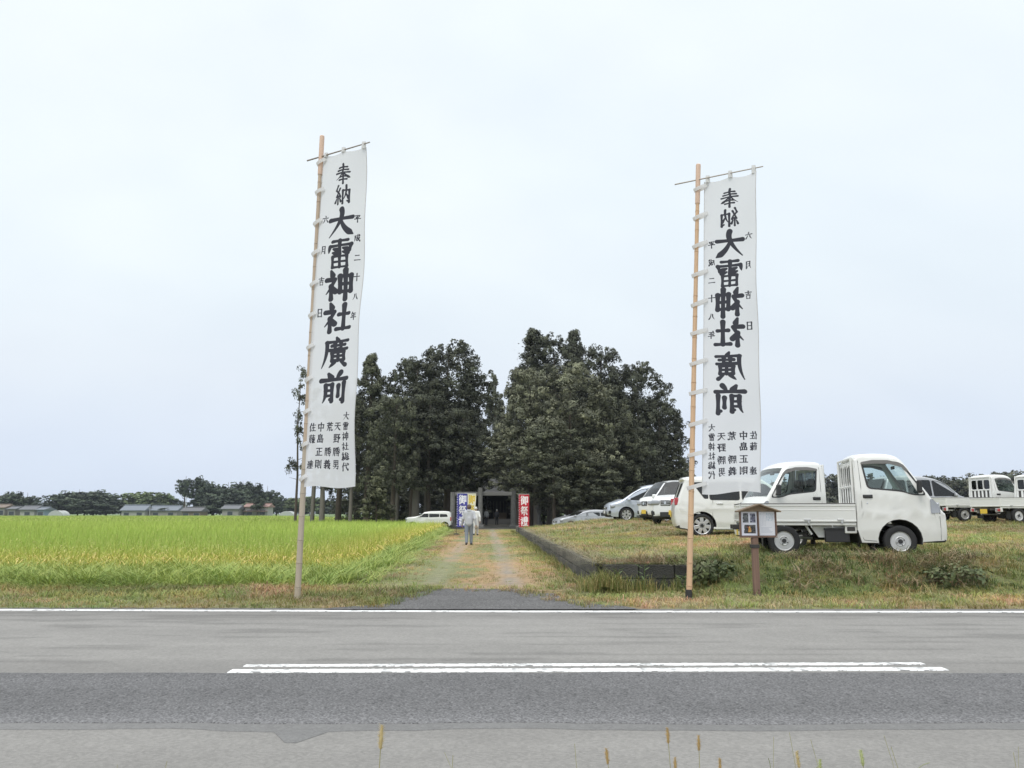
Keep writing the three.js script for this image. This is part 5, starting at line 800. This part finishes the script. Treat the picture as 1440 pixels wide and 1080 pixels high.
  part('vent_panel', rbox(.008, .28, 1.24, .003, -.6845, 1.05, 0), M.under, t);
  for (let i = 0; i < 6; i++) part('vent_slat', rbox(.007, .30, .10, .003, -.6915, 1.05, -.55 + i * .22), M.white, t);
  // underneath: frame rails, axles, tank, battery box
  part('chassis', [rbox(2.5, .08, .06, .01, -1.5, .50, .36), rbox(2.5, .08, .06, .01, -1.5, .50, -.36), rbox(.06, .07, .8, .01, -2.35, .50, 0), rbox(.06, .07, .8, .01, -1.2, .50, 0), rod(V3(-1.9, .272, -.6), V3(-1.9, .272, .6), .045), new THREE.SphereGeometry(.12, 12, 8).translate(-1.9, .28, 0), rod(V3(0, .25, -.6), V3(0, .25, .6), .04)], M.under, t);
  part('fuel_tank', rbox(.55, .2, .34, .04, -1.02, .36, -.45), M.under, t); part('battery_box', [rbox(.40, .22, .16, .015, -1.0, .36, .57), rbox(.42, .03, .18, .008, -1.0, .475, .57)], M.black, t);
  part('leaf_spring', [rod(V3(-2.35, .40, .50), V3(-1.9, .34, .50), .022), rod(V3(-1.9, .34, .50), V3(-1.45, .42, .50), .022), rod(V3(-2.35, .40, -.50), V3(-1.9, .34, -.50), .022), rod(V3(-1.9, .34, -.50), V3(-1.45, .42, -.50), .022)], M.under, t);
  part('exhaust', rod(V3(-1.3, .30, -.15), V3(-2.55, .33, -.3), .025), M.steel, t);
  part('rear_number_plate', rbox(.012, .165, .33, .004, -2.64, .43, -.08), M.plate, t); part('plate_bracket', rbox(.02, .05, .4, .005, -2.62, .52, -.08), M.under, t);
  part('front_number_plate', rbox(.012, .165, .33, .004, .79, .45, 0), M.plate, t); part('bumper_grille', rbox(.02, .10, .8, .02, .765, .60, 0), M.black, t);
  // inside the cab
  for (const z of [-.35, .35]) { part('seat', [rbox(.46, .14, .46, .05, -.32, .72, z), rbox(.13, .52, .44, .05, -.54, 1.02, z), rbox(.09, .16, .24, .04, -.555, 1.36, z)], M.seat, t); }
  part('dashboard', rbox(.22, .26, 1.24, .05, .33, .92, 0), M.black, t);
  const sw = part('steering_wheel', new THREE.TorusGeometry(.165, .014, 8, 24).rotateY(Math.PI / 2).rotateZ(.95).translate(.10, 1.05, .35), M.black, t); part('steering_column', rod(V3(.10, 1.05, .35), V3(.32, .90, .35), .025), M.black, sw);
  part('room_mirror', rbox(.03, .06, .2, .012, .12, 1.56, 0), M.black, t); part('wiper', rod(V3(.50, 1.06, .1), V3(.36, 1.29, .5), .007), M.black, t);
  return t;
}
// ---------------- any other car, from its outline and window shapes
function makeCar(name, label, cat, o) {
  const t = thing(name, label, cat, [0, 0, 0], 0), w = (x, y) => o.W / 2 - Math.max(0, y - o.belt) * (o.tumble ?? .2) - Math.max(0, x - o.L + .75) ** 2 * .42 - Math.max(0, .5 - x) ** 2 * .32 - (y < .4 ? (.4 - y) * .2 : 0) + .012 * Math.exp(-(((y - o.belt + .16) / .06) ** 2));
  const S = shell(o.outline, o.windows, w, { bulge: .04 }), paint = o.paint;
  part('body', S.body, paint, t); if (S.glass) part('windscreen', S.glass, o.glass ?? M.tint, t); if (S.black) part('underside', S.black, M.under, t);
  for (const s of [1, -1]) {
    for (const h of o.windows) { part('side_window', onSide(h, [], w, -.01, s), o.sideGlass ?? M.tint, t); part('window_trim', onSide(ringOf(h, .016), [ringOf(h, -.016)], w, .003, s), M.black, t); }
    for (const x of o.wheels) wheel(t, o.wheel, x, s * (o.W / 2 - .10));
    for (const g of o.gaps ?? []) part('door_gap', sideStrip(g, w, s, .005, .0), M.under, t);
    for (const [x, y] of o.handles ?? []) part('door_handle', rbox(.17, .03, .03, .012, x, y, s * (w(x, y) + .012)), o.handleM ?? paint, t);
    for (const [x, y, dx, dy, dz] of [o.headlamp]) part('headlamp', rbox(dx, dy, dz, Math.min(dx, dy) * .35, x, y, s * (w(x, y) - dz * .42)), M.lampClear, t);
    for (const [x, y, dx, dy, dz] of [o.tail]) part('tail_lamp', rbox(dx, dy, dz, .02, x, y, s * (w(x, y) - dz * .40)), M.lampRed, t);
    part('mirror', rbox(.11, .15, .18, .05, o.mirror[0], o.mirror[1], s * (w(...o.mirror) + .11)), paint, t);
    if (o.sill) part('sill', rbox(o.sill[1] - o.sill[0], .06, .04, .015, (o.sill[0] + o.sill[1]) / 2, .25, s * (o.W / 2 - .045)), o.sillM ?? M.black, t);
    if (o.fog) part('fog_lamp_recess', rbox(.10, .15, .17, .03, o.L - .05, .43, s * (o.W / 2 - .22)), M.black, t);
  }
  part('front_grille', rbox(.07, o.grille[1], o.grille[0], .02, o.grille[2] + .045, o.grille[3], 0), M.black, t);
  for (let i = 0; i < 3; i++) part('grille_bar', rbox(.02, .018, o.grille[0] * .92, .006, o.grille[2] + .078, o.grille[3] + (i - 1) * o.grille[1] * .3, 0), M.chrome, t);
  part('lower_grille', rbox(.07, .18, o.W * .30, .02, o.L + .025, .38, 0), M.black, t);
  part('emblem', cyl(.05, .05, .02, 0, 0, 0, 16).rotateZ(Math.PI / 2).translate(o.grille[2] + .09, o.grille[3], 0), M.chrome, t);
  part('front_number_plate', rbox(.012, .165, .33, .004, o.L + .065, .45, o.plateZ ?? 0), o.plate ?? M.plate, t); part('rear_number_plate', rbox(.012, .165, .33, .004, -.05, o.rearPlateY ?? .62, 0), o.plate ?? M.plate, t);
  if (o.rearGlass) part('rear_window', rbox(.02, o.rearGlass[1], o.W * .72, .03, 0, 0, 0), M.dark, t, [o.rearGlass[2], o.rearGlass[3], 0], [0, 0, o.rearGlass[0]]);
  part('cabin_floor', box(o.L * .6, .05, o.W * .8, o.L * .42, .34, 0), M.seat, t);
  for (const x of o.seats) for (const z of [-.34, .34]) part('seat', [rbox(.5, .18, .48, .06, x, .55, z), rbox(.15, .62, .46, .06, x - .26, .88, z), rbox(.1, .18, .26, .05, x - .30, 1.28, z)], M.seat, t);
  part('dashboard', rbox(.35, .22, o.W * .8, .06, o.dash, o.belt - .12, 0), M.black, t);
  part('steering_wheel', new THREE.TorusGeometry(.175, .015, 8, 20).rotateY(Math.PI / 2).rotateZ(.4).translate(o.dash - .28, o.belt - .02, .34), M.black, t);
  part('wiper', rod(V3(o.dash + .28, o.belt + .05, -.1), V3(o.dash + .12, o.belt + .20, .4), .008), M.black, t);
  return t;
}
function place(o, px, py, d, turn, lift = 0) { const p = at(px, py, d); o.position.set(p.x, height(p.x, d) + lift, -d); o.rotation.y = turn; return o; }
const TG = 'small white pickup trucks parked on the field';
const truck = makeTruck('pickup_truck', 'nearest small white pickup truck, facing right in full view', TG);
truck.position.set(6.77, .455, -15.07); truck.rotation.y = R(-11.5);
// sets a vehicle so that a point of it (x, z in its own axes) stands where that point shows in the photograph
function stand(o, lx, lz, px, py, d, deg, lift = -.03) { const p = at(px, py, d), a = R(deg), c = Math.cos(a), s = Math.sin(a); o.rotation.y = a; const X = p.x - (lx * c + lz * s), D = d - (lx * s - lz * c); o.position.set(X, height(X + 1.2 * c, D + 1.2 * s) + lift, -D); return o; }
stand(copy(truck, 'small white pickup truck facing left right behind the nearest truck'), 0, -.72, 1117, 740, 16.75, 184);
stand(copy(truck, 'small white pickup facing right in front of the dark windowed wagon'), -1.9, .72, 1358, 732, 31.6, 6);
stand(copy(truck, 'small white pickup showing its tailgate and yellow plate at the right edge'), -1.9, .72, 1434, 732, 29.6, 12);
const kei = (L, Hh, nose) => { // tall boxy wagon
  const f = L - nose; return {
    L, W: 1.475, belt: .98, tumble: .16, wheels: [.55, L - .62], wheel: 'small', paint: M.pearl,
    outline: [[.03, .30, .05, 'body'], [0, .55, .06], [.01, .95, .06], [.06, 1.35, .07], [.11, Hh - .12, .07], [.22, Hh - .01, .09], [.7, Hh + .02, .10], [f - 1.1, Hh, .10], [f - .62, Hh - .07, .09, 'glass', 1], [f - .30, Hh - .34, .07, 'glass'], [f + .02, 1.08, .06, 'body', 1], [f + .22, 1.03, .09], [L - .10, .97, .09], [L - .02, .88, .08], [L, .58, .06], [L - .01, .30, .06, 'black'], [L - .12, .20, .03, 'black'], [L - .28, .20, .012, 'black', 1], ...arch(L - .62, .285, .335), [L - .96, .20, .012, 'black', 1], [.89, .20, .012, 'black', 1], ...arch(.55, .285, .335), [.21, .22, .012, 'black', 1], [.10, .24, .03, 'black']],
    windows: [roundPoly([[.30, 1.04], [.98, 1.02], [.98, Hh - .22], [.40, Hh - .24]], 2), roundPoly([[1.06, 1.02], [1.92, 1.0], [1.92, Hh - .20], [1.06, Hh - .22]], 2), roundPoly([[2.0, 1.0], [f - .08, 1.02], [f - .55, Hh - .20], [2.0, Hh - .20]], 2)],
    gaps: [[[1.02, Hh - .15], [1.02, .95], [1.0, .45], [1.0, .30]], [[1.96, Hh - .14], [1.96, .95], [1.96, .28]], [[f - .02, .98], [f + .0, .7], [f - .02, .35]]], handles: [[1.2, .90], [2.1, .90]],
    headlamp: [L - .07, .82, .24, .20, .36], tail: [.04, .85, .10, .34, .16], mirror: [f - .22, 1.07], grille: [.40, .20, L - .03, .80], fog: 1, seats: [1.15, 2.0], dash: f - .28, sill: [1.0, L - 1.1], rearGlass: [-.10, Hh - 1.22, .045, Hh - .52],
  };
};
{ // compact wagon, rear to the left, most of it behind the banner and the trucks
  const o = kei(3.75, 1.60, .78); Object.assign(o, { W: 1.66, wheel: 'alloy', wheels: [.72, 3.05], belt: .92, sillM: M.white, paint: M.white, tail: [.06, .96, .10, .20, .15] });
  o.outline = [[.06, .28, .06, 'body'], [0, .50, .07], [.02, .86, .07], [.10, 1.0, .08], [.24, 1.36, .07], [.29, 1.50, .07], [.22, 1.575, .05], [.42, 1.61, .08], [.9, 1.62, .10], [2.0, 1.60, .10], [2.35, 1.54, .09, 'glass', 1], [2.7, 1.30, .07, 'glass'], [3.02, 1.03, .06, 'body', 1], [3.2, .97, .09], [3.6, .86, .1], [3.72, .72, .09], [3.75, .5, .08], [3.73, .28, .06, 'black'], [3.6, .2, .03, 'black'], [3.42, .2, .012, 'black', 1], ...arch(3.05, .315, .365), [2.68, .2, .012, 'black', 1], [1.09, .2, .012, 'black', 1], ...arch(.72, .315, .365), [.35, .21, .012, 'black', 1], [.16, .22, .03, 'black']];
  o.windows = [roundPoly([[.50, 1.46], [.80, 1.04], [.90, 1.04], [.90, 1.47]], 1), roundPoly([[.95, 1.0], [1.72, .99], [1.72, 1.47], [.95, 1.46]], 2), roundPoly([[1.80, .99], [2.86, 1.0], [2.42, 1.40], [1.80, 1.47]], 2)]; o.rearGlass = [-.36, .50, .16, 1.22]; o.handleM = M.chrome;
  o.sideGlass = M.dark; const c = makeCar('compact_wagon', 'white compact wagon with alloy wheels and its tail lamp beside the right pole', 'car', o);
  c.rotation.y = R(-7); const p = at(992, 744, 22.6), h = height(p.x, 23); c.position.set(p.x - .72, h - .04, -23.4);
}
{ const c = makeCar('kei_wagon', 'white wagon with dark grille and yellow plate facing the camera', 'car', { ...kei(3.4, 1.66, .62), sideGlass: M.dark, plateZ: -.3 }); const p = at(937, 738, 31); c.rotation.y = R(236); const h = height(p.x, 32); c.position.set(p.x + 3.4 * .56, h - .02, -31 - 3.4 * .83); }
{ const c = makeCar('kei_van', 'white van with a big dark windscreen behind the grille fronted wagon', 'van', { ...kei(3.4, 1.78, .34), paint: M.white }); const p = at(908, 738, 36); c.rotation.y = R(205); const h = height(p.x, 36); c.position.set(p.x + 3.4 * .9, h - .04, -36 - 3.4 * .42); }
const mini = (L, Hh, nose = 1.0) => { const f = L - nose; return {
  L, W: 1.69, belt: .95, tumble: .2, wheels: [.75, L - .82], wheel: 'alloy', paint: M.silver,
  outline: [[.05, .30, .06, 'body'], [0, .55, .07], [.03, .95, .07], [.20, 1.30, .07], [.36, Hh - .08, .08], [.55, Hh, .10], [1.4, Hh + .04, .11], [f - 1.3, Hh, .11], [f - .85, Hh - .11, .09, 'glass', 1], [f - .40, Hh - .34, .07, 'glass'], [f + .12, 1.02, .06, 'body', 1], [f + nose * .4, .94, .09], [L - .20, .86, .10], [L - .05, .72, .09], [L, .50, .08], [L - .02, .28, .06, 'black'], [L - .14, .19, .03, 'black'], [L - .44, .19, .012, 'black', 1], ...arch(L - .82, .315, .37), [L - 1.2, .19, .012, 'black', 1], [1.13, .19, .012, 'black', 1], ...arch(.75, .315, .37), [.37, .22, .012, 'black', 1], [.16, .24, .03, 'black']],
  windows: [roundPoly([[.44, 1.06], [1.12, 1.02], [1.12, Hh - .16], [.62, Hh - .18]], 2), roundPoly([[1.22, 1.02], [f - 1.15, 1.0], [f - 1.15, Hh - .16], [1.22, Hh - .15]], 2), roundPoly([[f - 1.06, .99], [f + .02, 1.0], [f - .46, Hh - .36], [f - .80, Hh - .20], [f - 1.06, Hh - .17]], 2)],
  gaps: [[[1.17, Hh - .15], [1.17, .9], [1.14, .40]], [[f - 1.10, Hh - .12], [f - 1.10, .9], [f - 1.1, .26]], [[f + .02, .92], [f + .05, .6], [f - .02, .34]]], handles: [[1.4, .86], [f - .95, .86]],
  headlamp: [L - .24, .70, .34, .15, .30], tail: [.05, .95, .10, .28, .2], mirror: [f - .14, 1.03], grille: [.6, .10, L - .04, .62], fog: 1, seats: [1.5, f - .9], dash: f - .1, plate: M.plateWhite, sill: [1.2, L - 1.3], rearGlass: [-.42, Hh - 1.16, .13, Hh - .40], sideGlass: M.dark,
}; };
{ const c = makeCar('compact_minivan', 'silver blue compact minivan facing left at the left end of the parked row', 'car', mini(3.9, 1.70, .80)); const p = at(853, 730, 40); c.rotation.y = R(186); c.position.set(p.x + 3.9, height(p.x + 1, 40) - .05, -40.9); }
{ const s = mini(4.3, 1.42), c = makeCar('grey_sedan', 'grey low car showing only its dark windows and roof over the field crest', 'car', { ...s, paint: M.grey, sideGlass: M.dark, glass: M.dark }); const p = at(827, 728, 56); c.rotation.y = R(200); c.position.set(p.x + 2.0, .0, -60.5); }
{ const s = mini(4.4, 1.84), c = makeCar('tall_wagon', 'silver tall wagon with dark windows behind the right hand pickup trucks', 'car', { ...s, paint: M.grey, W: 1.74, sideGlass: phys([.05, .055, .06], .05, { transmission: .8, thickness: 0 }) }); const p = at(1343, 730, 36); c.rotation.y = R(4); c.position.set(p.x - 3.1, height(p.x, 36) - .02, -36.9); }
{ const s = { ...kei(4.0, 1.50, 1.0), W: 1.68, plate: M.plateWhite, sideGlass: M.dark }, c = makeCar('station_wagon', 'white station wagon half hidden by the rice, left of the stone gate', 'car', { ...s, paint: M.white }); const p = at(634, 735, 66), q = at(574, 735, 66), k = (p.x - q.x) / 4.0; c.rotation.y = Math.PI; c.scale.setScalar(Math.max(.9, Math.min(1, k))); c.position.set(p.x, 0, -67); }

renderer.render(scene, camera);
